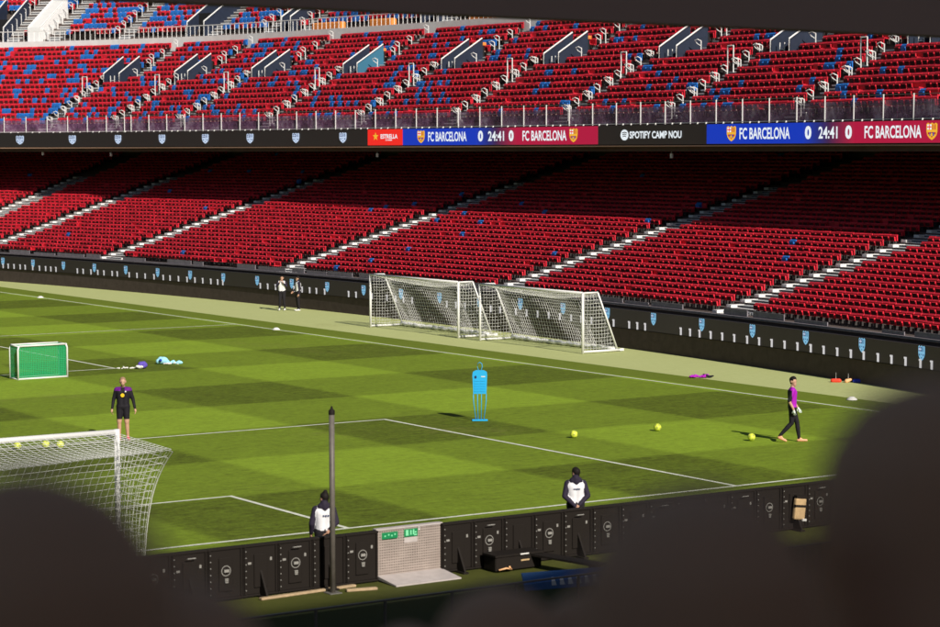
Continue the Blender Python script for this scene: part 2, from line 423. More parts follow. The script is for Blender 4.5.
# stairs of the lower tier
s = MB(); hw = .62
x0, x1 = -.72, 1.22
s.box(x0, x1, .34, .69, -.0, .093, 'step_concrete')
for y_, z_ in ((.325, .101), (-.015, .008)):
    s.hexa([(x0 - .02, y_, z_ - .10), (x1 + .02, y_, z_ - .10), (x1 + .02, y_ + .16, z_ - .10), (x0 - .02, y_ + .16, z_ - .10), (x0 - .02, y_ + .07, z_), (x1 + .02, y_ + .07, z_), (x1 + .02, y_ + .16, z_), (x0 - .02, y_ + .16, z_)], 'white_paint')
s.box(x0 - .03, x0 + .30, .03, .68, .0, .118, 'white_paint')
STEP_L = s.mesh('step')
for a in L_AISLES:
    st = MB(); st.box(-hw, hw, -.02, .0, -.2, -.06, 'step_concrete'); st = st.obj('stair', lower, loc=F(a, LO0, LZ0), rz=frame(a))
    for i in range(LROWS - 8):
        o = link('step', STEP_L, st, loc=(0, LT * i, LR * i))
# front parapet rail with dull banners
mb = MB(); arc_box(mb, LA0, LA1, .50, .62, 1.69, 1.77, 'coping'); mb.obj('parapet_coping', lower)
a = R_(-11.5)
while a < R_(10):
    w = random.uniform(1.0, 3.2) / 240
    if random.random() < .75:
        mb = MB(); arc_box(mb, a, a + w, .66, .70, 1.77, 1.77 + random.uniform(.12, .26), 'coping'); mb.obj('cloth_banner', lower)
    a += w + random.uniform(.1, .8) / 240

# ---- the rest of the bowl, out of the picture: plain stepped stands, added to block low sky light
def plain_stand(name, label, x0, x1, y0, y1, axis, sgn):
    g = empty(name); tag(g, label, 'grandstand'); b = MB()
    for k in range(34):
        d0, d1, z = k * 1.4, (k + 1) * 1.4, 1.2 + k * .62 + (9 if k > 17 else 0)
        if axis == 0: b.box(*sorted((x0 + sgn * d0, x0 + sgn * d1)), y0, y1, -.02, z, 'terrace_concrete')
        else: b.box(x0, x1, *sorted((y0 + sgn * d0, y0 + sgn * d1)), -.02, z, 'terrace_concrete')
    b.obj('terrace', g)
plain_stand('opposite_stand', 'plain stepped stand along the opposite touchline', -44, 0, -24, 130, 0, -1)
plain_stand('end_stand', 'plain stepped stand behind the far goal line', -44, -6, 124, 0, 1, 1)

# ---- pitchside LED board along the far touchline, tags on an arc
board = empty('pitchside_led_board'); tag(board, 'long black pitchside screen wall with pale blue crests below the red seats', 'advertising board')
mb = MB(); arc_box(mb, LA0, R_(30), 0, .18, .82, 1.60, 'led_black'); mb.obj('screen', board)
mb = MB(); arc_box(mb, LA0, R_(30), .03, .16, -.01, .82, 'black_skirt'); mb.obj('skirt', board)
mb = MB(); arc_box(mb, LA0, R_(30), -.02, .03, .80, .825, 'dark_plastic'); mb.obj('lower_trim', board)
def crest_mb(w, h, pal):
    s = MB(); o, a, b, c, d, e = pal         # outline, cross field, cross, stripe light, stripe dark, ball
    def poly(pts, k, m_): s.face([(x * w, -.004 * k, y * h) for x, y in pts], m_)
    sh = [(-.5, .42), (-.36, .5), (-.2, .42), (0, .5), (.2, .42), (.36, .5), (.5, .42), (.5, 0), (.42, -.22), (.25, -.38), (0, -.5), (-.25, -.38), (-.42, -.22), (-.5, 0)]
    poly(sh, 1, o)
    poly([(-.42, .10), (-.03, .10), (-.03, .40), (-.42, .40)], 2, a)
    poly([(-.42, .22), (-.03, .22), (-.03, .29), (-.42, .29)], 3, b); poly([(-.26, .10), (-.18, .10), (-.18, .40), (-.26, .40)], 4, b)
    for k in range(4):
        x = .04 + k * .1; poly([(x, .10), (x + .09, .10), (x + .09, .40), (x, .40)], 2, c if k % 2 else d)
    poly([(-.42, -.02), (.42, -.02), (.42, .07), (-.42, .07)], 2, c)
    for k in range(5):
        x = -.36 + k * .144; yb = -.18 - .16 * (1 - abs(k - 2) / 2)
        poly([(x, yb), (x + .135, yb), (x + .135, -.05), (x, -.05)], 2, e if k % 2 else d)
    poly([(.12 * math.cos(t * math.pi / 4), -.19 + .09 * math.sin(t * math.pi / 4)) for t in range(8)], 5, c)
    return s
CREST_PALE = crest_mb(.37, .52, ('led_pale', 'led_navy', 'led_ice', 'led_pale', 'led_pale_dark', 'led_pale')).mesh('crest')
CREST_ICE = crest_mb(.72, .62, ('led_ice', 'led_navy', 'led_ice', 'led_ice', 'led_pale_dark', 'led_ice')).mesh('crest')
CREST_COL = crest_mb(.70, .72, ('led_gold', 'led_white', 'led_bright_red', 'led_gold', 'led_crest_red', 'led_crest_blue')).mesh('crest')
for k in range(24):
    sarc = 42.33 - k * 3.467; a = sarc / 240
    link('crest', CREST_PALE, board, loc=F(a, -.012, 1.24 + (.10 if k > 14 else 0)), rz=frame(a))
BAR = MB().box(-.05, .05, -.02, 0, .0, .30, 'led_grey').box(-.09, -.05, -.018, 0, .24, .30, 'led_grey').mesh('tally_bar')
bars = [-18.28, -18.89, -19.47, -22.07, -22.73, -23.4, -24.18, -24.98, -25.8, -26.67, -27.47, -28.3, -29.14, -29.97, -30.81, -31.62, -32.46, -33.29, -34.06, -34.91, -35.7, -36.51, -37.36, -37.99, -38.8,
        42.3, 41.71, 41.04, 40.33, 39.75, 38.89, 38.11, 37.41, 36.82, 36.24, 33.82, 33.17, 32.3, 31.54, 30.86, 29.95, 29.39, 28.08, 27.23, 26.34, 25.38, 24.39, 23.66, 22.76, 21.85, 21.02, 20.2, 19.35, 18.64, 18.11,
        14.27, 13.52, 12.73, 10.9, 10.1, 9.36, 8.7, 7.9, 5.6, 4.9, 3.4, 2.0, 1.2, .5, -.3, -3.4, -4.2, -5.0, -6.4, -7.2, -8.0, -9.3, -10.2, -11.1, -12.0, -12.9, -13.8, -14.6, -15.4, -17.1]
for b in bars:
    a = b / 240; o = link('tally_bar', BAR, board, loc=F(a, -.008, .835), rz=frame(a))

# ---- balcony: soffit, ribbon board, upper tier
UO0, UZ0, UT, UR, UROWS = 12.6, 9.7, .70, .373, 16
UA0, UA1 = R_(-9.0), R_(60)
upper = empty('upper_stand'); tag(upper, 'upper tier of red and scattered blue seats with dark stair entrances above the ribbon screen', 'grandstand')
U_AISLES = [(R_(x), R_(v0), R_(v1)) for x, v0, v1 in ((46, 45.2, 43.6), (23.7, 23.1, 21.3), (14.9, 14.56, 12.9), (9.86, 9.62, 9.30), (7.67, 7.45, 7.13), (5.52, 5.24, 4.95), (3.40, 3.08, 2.78), (1.12, .82, .50), (-.85, -1.18, -1.50), (-3.09, -3.42, -3.76), (-5.35, -5.68, -6.0), (-7.6, -7.9, -8.2))]
VF, VB = 18.2, 20.3                                    # front and back of the stair entrances
def in_vom(a): return any(v1 < a < v0 for _, v0, v1 in U_AISLES)
mb = MB()
A = arange(UA0, UA1, [x for _, v0, v1 in U_AISLES for x in (v0, v1)])
for a0, a1 in zip(A, A[1:]):
    mb.face([F(a1, 11.55, 9.42), F(a0, 11.55, 9.42), F(a0, UO0, 9.42), F(a1, UO0, 9.42)], 'terrace_concrete')
    v = in_vom((a0 + a1) / 2)
    for i in range(UROWS):
        o_, z_ = UO0 + UT * i, UZ0 + UR * i
        zl = 9.42 if i == 0 else z_ - UR
        if v and i in (9, 10):
            continue
        o2 = o_ + UT
        if v and i == 8: o2 = VB
        if v and i == 11: zl = UZ0 + UR * 8
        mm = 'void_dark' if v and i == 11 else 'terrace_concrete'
        mb.face([F(a1, o_, zl), F(a0, o_, zl), F(a0, o_, z_), F(a1, o_, z_)], mm)
        mb.face([F(a1, o_, z_), F(a0, o_, z_), F(a0, o2, z_), F(a1, o2, z_)], 'terrace_concrete')
mb.obj('terrace', upper)
def aisle_at(a, i):
    for x, v0, v1 in U_AISLES:
        c = x if i < 9 else v1 - .62 / RL(a, UO0 + UT * i)
        if abs(a - c) * RL(a, UO0 + UT * i) < (.68 if i < 9 else .62): return True
        if 8 <= i <= 10 and (v1 - .15 / RL(a, 18)) < a < (v0 + .15 / RL(a, 18)): return True
    return False
def bp2(a, i):
    d = math.degrees(a); base = .075 if d < 4 else (.11 if d < 9.5 else .19)
    n_ = noise1(a, i); return base * (.25 + 3.2 * n_ ** 3)
red, blue = fill_seats(upper, UA0, UA1, range(UROWS), UO0, UT, UZ0, aisle_at, bp2, False, True, UR, UT)
arr = Arr(seat_mb('red_seat')); arro = Arr(seat_mb('red_seat', True, 1.0, True))
vis = sorted([t for t in red if t[3]], key=lambda t: t[4]); 
for t in red: (arro if random.random() < .05 else arr).add(*t[:3])
arr.obj('red_seats', upper); arro.obj('open_red_seats', upper)
bv = sorted(blue, key=lambda t: (not t[3], t[4])); arrb = Arr(seat_mb('blue_seat'))
for k, t in enumerate(bv):
    if k < 300: place(upper, 'blue_seat', BLUE_ME, t)
    else: arrb.add(*t[:3])
if arrb.T: arrb.obj('blue_seats', upper)
# stairs with hoop handrails
s = MB(); hw = .55
s.box(-hw, hw, .35, .71, 0, .19, 'step_concrete')
s.box(-hw - .02, hw + .02, .335, .40, .13, .197, 'white_paint'); s.box(-hw - .02, hw + .02, -.015, .05, -.06, .008, 'white_paint')
STEP_U = s.mesh('step')
s = MB(); s.tube([(0, 0, 0), (0, 0, .78)], .030, 'rail_white', 6)
s.tube([(0, 0, .77), (-.05, -.20, .86), (-.22, -.24, .80), (-.20, -.10, .64), (0, 0, .50)], .026, 'rail_white', 6)
HOOP = s.mesh('handrail_hoop')
for x, v0, v1 in U_AISLES:
    st = MB().box(-hw, hw, -.02, 0, -.2, -.06, 'step_concrete').obj('stair', upper, loc=F(x, UO0, UZ0), rz=frame(x))
    for i in range(9):
        link('step', STEP_U, st, loc=(0, UT * i, UR * i))
        link('handrail_hoop', HOOP, st, loc=(.52, UT * i + .10, UR * i))
        if i % 2 == 0: link('handrail_hoop', HOOP, st, loc=(.30, UT * i + .45, UR * i))
    c = v1 - .62 / RL(v1, 20)
    st = MB().box(-hw, hw, -.02, 0, -.2, -.06, 'step_concrete').obj('stair', upper, loc=F(c, UO0 + UT * 9, UZ0 + UR * 9), rz=frame(c))
    for i in range(7):
        link('step', STEP_U, st, loc=(0, UT * i, UR * i))
        if i % 2 == 0 or i == 3: link('handrail_hoop', HOOP, st, loc=(-.2 if i % 2 else .2, UT * i + .3, UR * i + .1))
    # entrance: two sloping side walls with white rails, dark opening between
    zf = UZ0 + UR * 8
    vm = empty('stair_entrance'); vm.parent = upper; 
    for k, av in enumerate((v0, v1)):
        w = MB(); t = .07 / RL(av, 19)
        zb = zf + (VB - VF) * .58
        P = [F(av + t, VF, zf - .05), F(av - t, VF, zf - .05), F(av - t, VB, zf - .05), F(av + t, VB, zf - .05), F(av + t, VF, zf + .92), F(av - t, VF, zf + .92), F(av - t, VB, zb + .95), F(av + t, VB, zb + .95)]
        w.hexa(P, 'teal_wall' if abs(x - R_(7.67)) < .001 and k else 'navy_wall'); w.obj('side_wall', vm)
        r_ = MB(); r_.tube([F(av, VF - .02, zf - .05), F(av, VF - .02, zf + 1.0), F(av, VB, zb + 1.05)], .045, 'rail_white', 6)
        r_.tube([F(av + 2.2 * t, VF + .05, zf + .74), F(av + 2.2 * t, VB, zb + .80)], .035, 'rail_white', 6); r_.obj('rail', vm)
    bw = MB(); t = .07 / RL(v0, 19)
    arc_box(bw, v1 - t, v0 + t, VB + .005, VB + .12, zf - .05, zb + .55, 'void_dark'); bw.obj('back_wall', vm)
    g = MB()
    for f_ in (.25, .5):
        ag = v0 + (v1 - v0) * f_; g.tube([F(ag, VF + .3, zf), F(ag, VF + .3, zf + .85)], .03, 'rail_white', 6)
    g.tube([F(v0 + (v1 - v0) * .25, VF + .3, zf + .5), F(v0 + (v1 - v0) * .5, VF + .3, zf + .5)], .025, 'rail_white', 6); g.obj('gate_frame', vm)
    lb = MB(); al = x + .55 / RL(x, 17); ll = x + .1 / RL(x, 17)
    for q_ in (al, ll): lb.tube([F(q_, VF - 1.1, zf - .6), F(q_, VF - 1.1, zf + .75)], .035, 'rail_white', 6)
    lb.tube([F(al, VF - 1.1, zf + .75), F(ll, VF - 1.1, zf + .75)], .035, 'rail_white', 6); lb.obj('landing_rail', vm)
for ai in (3, 4, 5, 6, 7):
    x, v0, v1 = U_AISLES[ai]
    if ai in (4, 5, 6):
        mb = MB(); am = (v0 + v1) / 2; mb.box(-.5, .5, 0, .35, 0, .22, 'orange_sheet'); o = mb.obj('folded_orange_sheet', loc=F(am, VB + .14, UZ0 + UR * 11 + .7), rz=frame(am))
        bevelled(o.data, .06); tag(o, 'folded orange sheet on top of the %s stair entrance' % {4: 'third', 5: 'fourth', 6: 'fifth'}[ai] + ' counted from the white wall', 'tarp')

# soffit and underside
mb = MB()
for a0, a1 in zip(A, A[1:]):
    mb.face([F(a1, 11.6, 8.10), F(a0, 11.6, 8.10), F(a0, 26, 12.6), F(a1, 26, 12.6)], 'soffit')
    mb.face([F(a1, 11.6, 8.10), F(a0, 11.6, 8.10), F(a0, 11.6, 8.34), F(a1, 11.6, 8.34)], 'soffit')
mb.obj('soffit', upper)
mb = MB(); arc_box(mb, UA0, UA1, 11.28, 11.60, 8.335, 8.395, 'tan_edge'); mb.obj('slab_edge', upper)
# ribbon board
ribbon = empty('ribbon_led_board'); tag(ribbon, 'dark ribbon screen with crests and score panels along the balcony edge', 'led screen')
mb = MB(); arc_box(mb, UA0, UA1, 11.45, 11.56, 8.44, 9.40, 'led_black'); mb.obj('screen', ribbon)
def panel(a0, a1, m_, name, z0=8.46, z1=9.385):
    b = MB(); arc_box(b, R_(a0), R_(a1), 11.43, 11.448, z0, z1, m_); return b.obj(name, ribbon)
def grad_mat():
    mt = bpy.data.materials.new('led_gradient'); mt.use_nodes = True; n = mt.node_tree.nodes; l = mt.node_tree.links
    b = n['Principled BSDF']; b.inputs['Base Color'].default_value = (.01, .01, .01, 1); at = n.new('ShaderNodeAttribute'); at.attribute_name = 'screen'
    l.new(at.outputs['Color'], b.inputs['Emission Color']); b.inputs['Emission Strength'].default_value = 1; M['led_gradient'] = mt
grad_mat()
def grad_panel(a0, a1):                                 # a0 > a1: blue at a0 to red at a1
    NB = 16; b = MB()
    for k in range(NB):
        b0 = R_(a0 + (a1 - a0) * k / NB); b1 = R_(a0 + (a1 - a0) * (k + 1) / NB)
        b.face([F(b0, 11.43, 8.46), F(b1, 11.43, 8.46), F(b1, 11.43, 9.385), F(b0, 11.43, 9.385)], 'led_gradient')
    o = b.obj('score_panel', ribbon); ca = o.data.color_attributes.new('screen', 'FLOAT_COLOR', 'CORNER')
    st = [(0, (.004, .035, .46)), (.3, (.012, .022, .20)), (.5, (.045, .012, .07)), (.7, (.18, .010, .05)), (1, (.42, .006, .045))]
    for p_ in o.data.polygons:
        for q_, li in enumerate(p_.loop_indices):
            t = (p_.index + (1 if q_ in (1, 2) else 0)) / NB
            for (t0, c0), (t1, c1) in zip(st, st[1:]):
                if t0 <= t <= t1 + 1e-6: f_ = (t - t0) / (t1 - t0); c = [c0[j] + (c1[j] - c0[j]) * f_ for j in range(3)]; break
            ca.data[li].color = (*c, 1)
def text_mesh(body, bold=.0):
    cu = bpy.data.curves.new('t', 'FONT'); cu.body = body; cu.size = 1.0; cu.offset = bold; cu.resolution_u = 3
    o = bpy.data.objects.new('t', cu); C.objects.link(o); bpy.context.view_layer.update()
    me = bpy.data.meshes.new_from_object(o.evaluated_get(bpy.context.evaluated_depsgraph_get())); bpy.data.objects.remove(o); return me
def ribbon_text(body, a0, a1, z0, z1, m_, name='lettering', bold=.022):
    me = text_mesh(body, bold); v = np.array([p.co[:] for p in me.vertices]); lo, hi = v.min(0), v.max(0)
    for p_, c in zip(me.vertices, v):
        t = (c[0] - lo[0]) / (hi[0] - lo[0]); h = (c[1] - lo[1]) / (hi[1] - lo[1]); p_.co = F(R_(a0 + (a1 - a0) * t), 11.418, z0 + (z1 - z0) * h)
    me.materials.clear(); me.materials.append(M[m_]); return link(name, me, ribbon)
panel(4.082, 4.867, 'led_bright_red', 'red_panel'); panel(2.50, 4.082, 'led_blue', 'blue_panel'); grad_panel(2.50, 1.66); panel(.039, 1.66, 'led_red', 'crimson_panel')
panel(-3.60, -1.973, 'led_blue', 'blue_panel'); grad_panel(-3.60, -4.42); panel(-5.9, -4.42, 'led_red', 'crimson_panel')
for o5, sgn in ((0, 1),):
    ribbon_text('ESTRELLA', 4.573, 4.193, 8.84, 9.10, 'led_white', bold=.03); ribbon_text('DAMM', 4.46, 4.32, 8.72, 8.80, 'led_white')
    ribbon_text('FC BARCELONA', 3.521, 2.692, 8.66, 9.20, 'led_white'); ribbon_text('0', 2.45, 2.345, 8.64, 9.24, 'led_white', bold=.05); ribbon_text('24:41', 2.239, 1.907, 8.66, 9.20, 'led_white')
    ribbon_text('0', 1.812, 1.71, 8.64, 9.24, 'led_white', bold=.05); ribbon_text('FC BARCELONA', 1.527, .644, 8.66, 9.20, 'led_white')
    ribbon_text('SPOTIFY CAMP NOU', -.57, -1.527, 8.74, 9.10, 'led_white', bold=.03)
    ribbon_text('FC BARCELONA', -2.547, -3.396, 8.66, 9.20, 'led_white'); ribbon_text('0', -3.64, -3.745, 8.64, 9.24, 'led_white', bold=.05); ribbon_text('24:41', -3.86, -4.162, 8.66, 9.20, 'led_white')
    ribbon_text('0', -4.283, -4.388, 8.64, 9.24, 'led_white', bold=.05); ribbon_text('FC BARCELONA', -4.584, -5.441, 8.66, 9.20, 'led_white')
for ad in (3.674, .506, -2.409, -5.594): link('crest', CREST_COL, ribbon, loc=F(R_(ad), 11.418, 8.93), rz=frame(R_(ad)))
b = MB(); a = R_(4.686); b.face([(.30 * (1 if k % 2 == 0 else .42) * math.sin(k * math.pi / 5), 0, .26 * (1 if k % 2 == 0 else .42) * math.cos(k * math.pi / 5)) for k in range(10)], 'led_gold'); b.obj('star', ribbon, loc=F(a, 11.418, 8.97), rz=frame(a))
b = MB(); a = R_(-.475); b.face([(.33 * math.cos(t * math.pi / 10), 0, .27 * math.sin(t * math.pi / 10)) for t in range(20)], 'led_white')
for k, (zz, w) in enumerate(((.09, .20), (0, .17), (-.09, .14))):
    pts = [(w * (-1 + .4 * j), -.006, zz + .04 * (1 - (-1 + .4 * j) ** 2) - .02) for j in range(6)]
    for p_, q_ in zip(pts, pts[1:]): b.face([p_, q_, (q_[0], -.006, q_[2] + .045), (p_[0], -.006, p_[2] + .045)], 'led_black')
b.obj('round_logo', ribbon, loc=F(a, 11.418, 8.92), rz=frame(a))
for ad in (32.1, 25.4, 18.4, 11.7, 9.82, 8.73, 7.63, 6.53, 5.43): link('crest', CREST_ICE, ribbon, loc=F(R_(ad), 11.418, 8.92), rz=frame(R_(ad)))
# railing with purple film
rail = empty('balcony_railing'); tag(rail, 'white post railing with purple see-through screen above the ribbon screen', 'railing')
mb = MB(); arc_box(mb, UA0, UA1, 11.70, 11.715, 9.44, 10.28, 'purple_film'); mb.obj('screen_film', rail)
mb = MB(); arc_box(mb, UA0, UA1, 11.68, 11.71, 10.50, 10.53, 'steel'); mb.obj('top_rail', rail)
mb = MB(); arc_box(mb, UA0, UA1, 11.68, 11.695, 10.10, 10.12, 'coping'); arc_box(mb, UA0, UA1, 11.60, 11.62, 9.46, 9.49, 'rail_white'); mb.obj('mid_rail', rail)
POST = MB().tube([(0, 0, 0), (0, 0, 1.12)], .030, 'rail_white', 6).mesh('post'); CLAMP = MB().box(-.025, .025, -.05, .02, -.02, .09, 'rail_white').mesh('clamp')
a = UA0 + R_(.1); k = 0
while a < R_(30):
    link('post', POST, rail, loc=F(a, 11.66, 9.42), rz=frame(a))
    for j in (1, 2): link('clamp', CLAMP, rail, loc=F(a + j * .66 / RL(a, 11.6), 11.58, 9.40), rz=frame(a))
    a += 2.0 / RL(a, 11.6); k += 1
for k, (ad, z) in enumerate(((22.9, 7.86), (13.4, 7.80), (4.75, 7.78), (-1.25, 7.78))):
    mb = MB(); mb.box(-.06, .06, -.05, .05, 0, .22, 'rail_white'); mb.box(-.02, .02, -.02, .02, .22, .50, 'steel'); 
    o = mb.obj('sensor_box', upper, loc=F(R_(ad), 11.75, z), rz=frame(R_(ad)))

# ---- third tier behind the pale walkway wall
third = empty('top_stand'); tag(third, 'top tier of mixed blue and red seats behind a pale walkway wall', 'grandstand')
TO0, TZ0, TT, TR, TROWS = 26.4, 16.75, .72, .44, 16
T_VOMS = [(R_(41), R_(39.2), 'navy_wall'), (R_(37.0), R_(35.9), 'white_paint'), (R_(21.9), R_(20.2), 'navy_wall'), (R_(11.9), R_(10.9), 'navy_wall'), (R_(7.8), R_(7.45), 'navy_wall'), (R_(3.4), R_(3.05), 'navy_wall')]
T_AISLES = [R_(x) for x in (38.5, 34.9, 28.3, 19.6, 13.6, 10.5, 7.3, 5.0, 2.9, .8)]
mb = MB()
A3 = arange(UA0, R_(62))
for a0, a1 in zip(A3, A3[1:]):
    mb.face([F(a1, 24.0, 16.08), F(a0, 24.0, 16.08), F(a0, TO0, 16.08), F(a1, TO0, 16.08)], 'pale_concrete')
    for i in range(TROWS):
        o_, z_ = TO0 + TT * i, TZ0 + TR * i; zl = 16.08 if i == 0 else z_ - TR
        mb.face([F(a1, o_, zl), F(a0, o_, zl), F(a0, o_, z_), F(a1, o_, z_)], 'terrace_concrete')
        mb.face([F(a1, o_, z_), F(a0, o_, z_), F(a0, o_ + TT, z_), F(a1, o_ + TT, z_)], 'terrace_concrete')
mb.obj('terrace', third)
mb = MB(); arc_box(mb, UA0, R_(62), 23.85, 24.1, 15.2, 16.46, 'pale_concrete'); mb.obj('walkway_wall', third)
mb = MB()
arc_box(mb, UA0, R_(55), 23.95, 23.99, 17.2, 17.25, 'rail_white')
a = UA0
while a < R_(48):
    mb.prisms([(F(a, 23.97, 16.4), F(a, 23.97, 17.22))], .022, 'rail_white'); a += .45 / RL(a, 23)
o = mb.obj('walkway_fence', third)
def t3block(a, i):
    r = RL(a, TO0 + TT * i)
    if any(abs(a - b) * r < .75 for b in T_AISLES): return True
    return i < 5 and any(v1 - .2 / r < a < v0 + .2 / r for v0, v1, _ in T_VOMS)
red, blue = fill_seats(third, UA0, R_(48), range(TROWS), TO0, TT, TZ0, t3block, lambda a, i: .10 + .55 * noise1(a * 1.7, i * 1.3) ** .8, False, True, TR, TT)
arr = Arr(seat_mb('red_seat')); arro = Arr(seat_mb('red_seat', True, 1.0, True))
for t in red: (arro if random.random() < .05 else arr).add(*t[:3])
arr.obj('red_seats', third); arro.obj('open_red_seats', third)
bv = sorted(blue, key=lambda t: (not t[3], t[4])); arrb = Arr(seat_mb('blue_seat'))
for k, t in enumerate(bv):
    if k < 300: place(third, 'blue_seat', BLUE_ME, t)
    else: arrb.add(*t[:3])
arrb.obj('blue_seats', third)
for av in T_AISLES:
    st = MB().box(-hw, hw, -.02, 0, -.4, -.06, 'step_concrete').obj('stair', third, loc=F(av, TO0, TZ0), rz=frame(av))
    for i in range(8):
        link('step', STEP_U, st, loc=(0, TT * i, TR * i)); link('handrail_hoop', HOOP, st, loc=(-.6, TT * i + .2, TR * i))
for v0, v1, mm in T_VOMS:
    vm = empty('stair_entrance'); vm.parent = third; o0, o1, zf = 26.1, 30.1, 16.09
    for av in (v0, v1):
        t = .08 / RL(av, 26); w = MB(); zb = zf + (o1 - o0) * .62 + 1.0
        w.hexa([F(av + t, o0, zf), F(av - t, o0, zf), F(av - t, o1, zf), F(av + t, o1, zf), F(av + t, o0, zf + 1.5), F(av - t, o0, zf + 1.5), F(av - t, o1, zb + .5), F(av + t, o1, zb + .5)], mm); w.obj('side_wall', vm)
        r_ = MB(); r_.tube([F(av, o0 - .04, zf), F(av, o0 - .04, zf + 1.6), F(av, o1, zb + .6)], .05, 'rail_white', 6); r_.obj('rail', vm)
    if mm == 'white_paint':
        w = MB(); w.face([F(v0, o0, zf + 1.56), F(v1, o0, zf + 1.56), F(v1, o1, zb + .56), F(v0, o1, zb + .56)], mm); w.face([F(v0, o0 - .05, zf), F(v1, o0 - .05, zf), F(v1, o0 - .05, zf + 1.56), F(v0, o0 - .05, zf + 1.56)], mm); w.obj('white_cover', vm)
    else:
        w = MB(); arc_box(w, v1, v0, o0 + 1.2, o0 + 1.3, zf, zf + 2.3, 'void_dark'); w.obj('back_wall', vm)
mb = MB(); mb.box(-.9, .9, 0, .5, 0, 1.05, 'dark_plastic'); mb.box(-1.0, 1.0, -.1, .6, 1.05, 1.12, 'dark_plastic'); mb.box(-.85, -.75, -.06, 0, 0, .9, 'steel'); mb.box(.75, .85, -.06, 0, 0, .9, 'steel')
o = mb.obj('camera_booth', loc=F(R_(31.2), 24.9, 16.09), rz=frame(R_(31.2))); tag(o, 'black boxed booth standing on the walkway beside the white stair wall', 'booth')
for k, (ad, w) in enumerate(((9.6, 1.6), (8.35, 1.2), (6.1, 1.4), (5.2, 1.2))):
    mb = MB(); mb.box(-w, w, 0, .5, 0, .9, 'orange_sheet'); o = mb.obj('orange_tarp', loc=F(R_(ad), 24.6, 16.09), rz=frame(R_(ad))); bevelled(o.data, .12, 3)
    tag(o, 'orange tarp heaped behind the walkway fence', 'tarp', 'orange tarps on the walkway')

# ------------------------------------------------------------------ goals
def net_goal_main():
    g = empty('goal'); tag(g, 'white goal with sagging white net on the goal line, ball boys\' boards behind it', 'goal')
    g['label'] = 'large white goal with sagging net standing on the painted goal line'
    hw_, H, r = 3.66, 2.44, .06
    for sx in (1, -1):
        MB().tube([(sx * (hw_ + r), 0, 0), (sx * (hw_ + r), 0, H + 2 * r)], r, 'white_paint', 14).obj('post', g, True)
    MB().tube([(-hw_ - .005, 0, H + r), (hw_ + .005, 0, H + r)], r * .98, 'white_paint', 14).obj('crossbar', g, True)
    D = 2.62
    def yb(z): t = max(0, z / 2.44); return -1.30 - .38 * t - (D - 1.68) * t ** 3.2
    def topz(x, f): return 2.44 - .10 * math.sin(math.pi * f) - .16 * f * max(0.0, 1 - abs(x) / hw_) ** .6
    def wob(x, z): return .05 * math.sin(x * 1.7 + z * 2.1) + .03 * math.sin(x * 4.1 - z * 3)
    P = MB(); st = .125; segs = []
    nz = 16; nx = 48; nf = 15
    X = [-hw_ + 2 * hw_ * i / nx for i in range(nx + 1)]; Zs = [2.44 * k / nz for k in range(nz + 1)]
    def back(x, z):
        e = min(1, (hw_ - abs(x)) / .8); zz = z * (topz(x, 1) / 2.44)
        return (x, yb(z) + e * wob(x, z) + .18 * e * (z / 2.44) ** 3, zz)
    for i in range(nx + 1):
        for k in range(nz): segs.append((back(X[i], Zs[k]), back(X[i], Zs[k + 1])))
    for k in range(nz + 1):
        for i in range(nx): segs.append((back(X[i], Zs[k]), back(X[i + 1], Zs[k])))
    def top(x, f):
        b = back(x, 2.44); return (x, b[1] * f, 2.50 + (b[2] - 2.50) * f - .08 * math.sin(math.pi * f) * min(1, (hw_ - abs(x)) / .5))
    for i in range(nx + 1):
        for k in range(nf): segs.append((top(X[i], k / nf), top(X[i], (k + 1) / nf)))
    for k in range(1, nf + 1):
        for i in range(nx): segs.append((top(X[i], k / nf), top(X[i + 1], k / nf)))
    def side(sx, f, z):
        y = yb(z) * f; return (sx * (hw_ + .03 - .12 * math.sin(math.pi * f) * math.sin(math.pi * z / 2.44)), y, z * (1 - .02 * f) )
    ns = 12
    for sx in (1, -1):
        for k in range(nz + 1):
            for f in range(ns): segs.append((side(sx, f / ns, Zs[k]), side(sx, (f + 1) / ns, Zs[k])))
        for f in range(1, ns + 1):
            for k in range(nz): segs.append((side(sx, f / ns, Zs[k]), side(sx, f / ns, Zs[k + 1])))
    P.prisms(segs, .0050, 'net_white')
    P.obj('net', g)
    for sx in (1, -1):
        P = MB(); P.prisms([(side(sx, 1, Zs[k]), side(sx, 1, Zs[k + 1])) for k in range(nz)], .011, 'net_white'); P.obj('edge_cord', g)
net_goal_main()

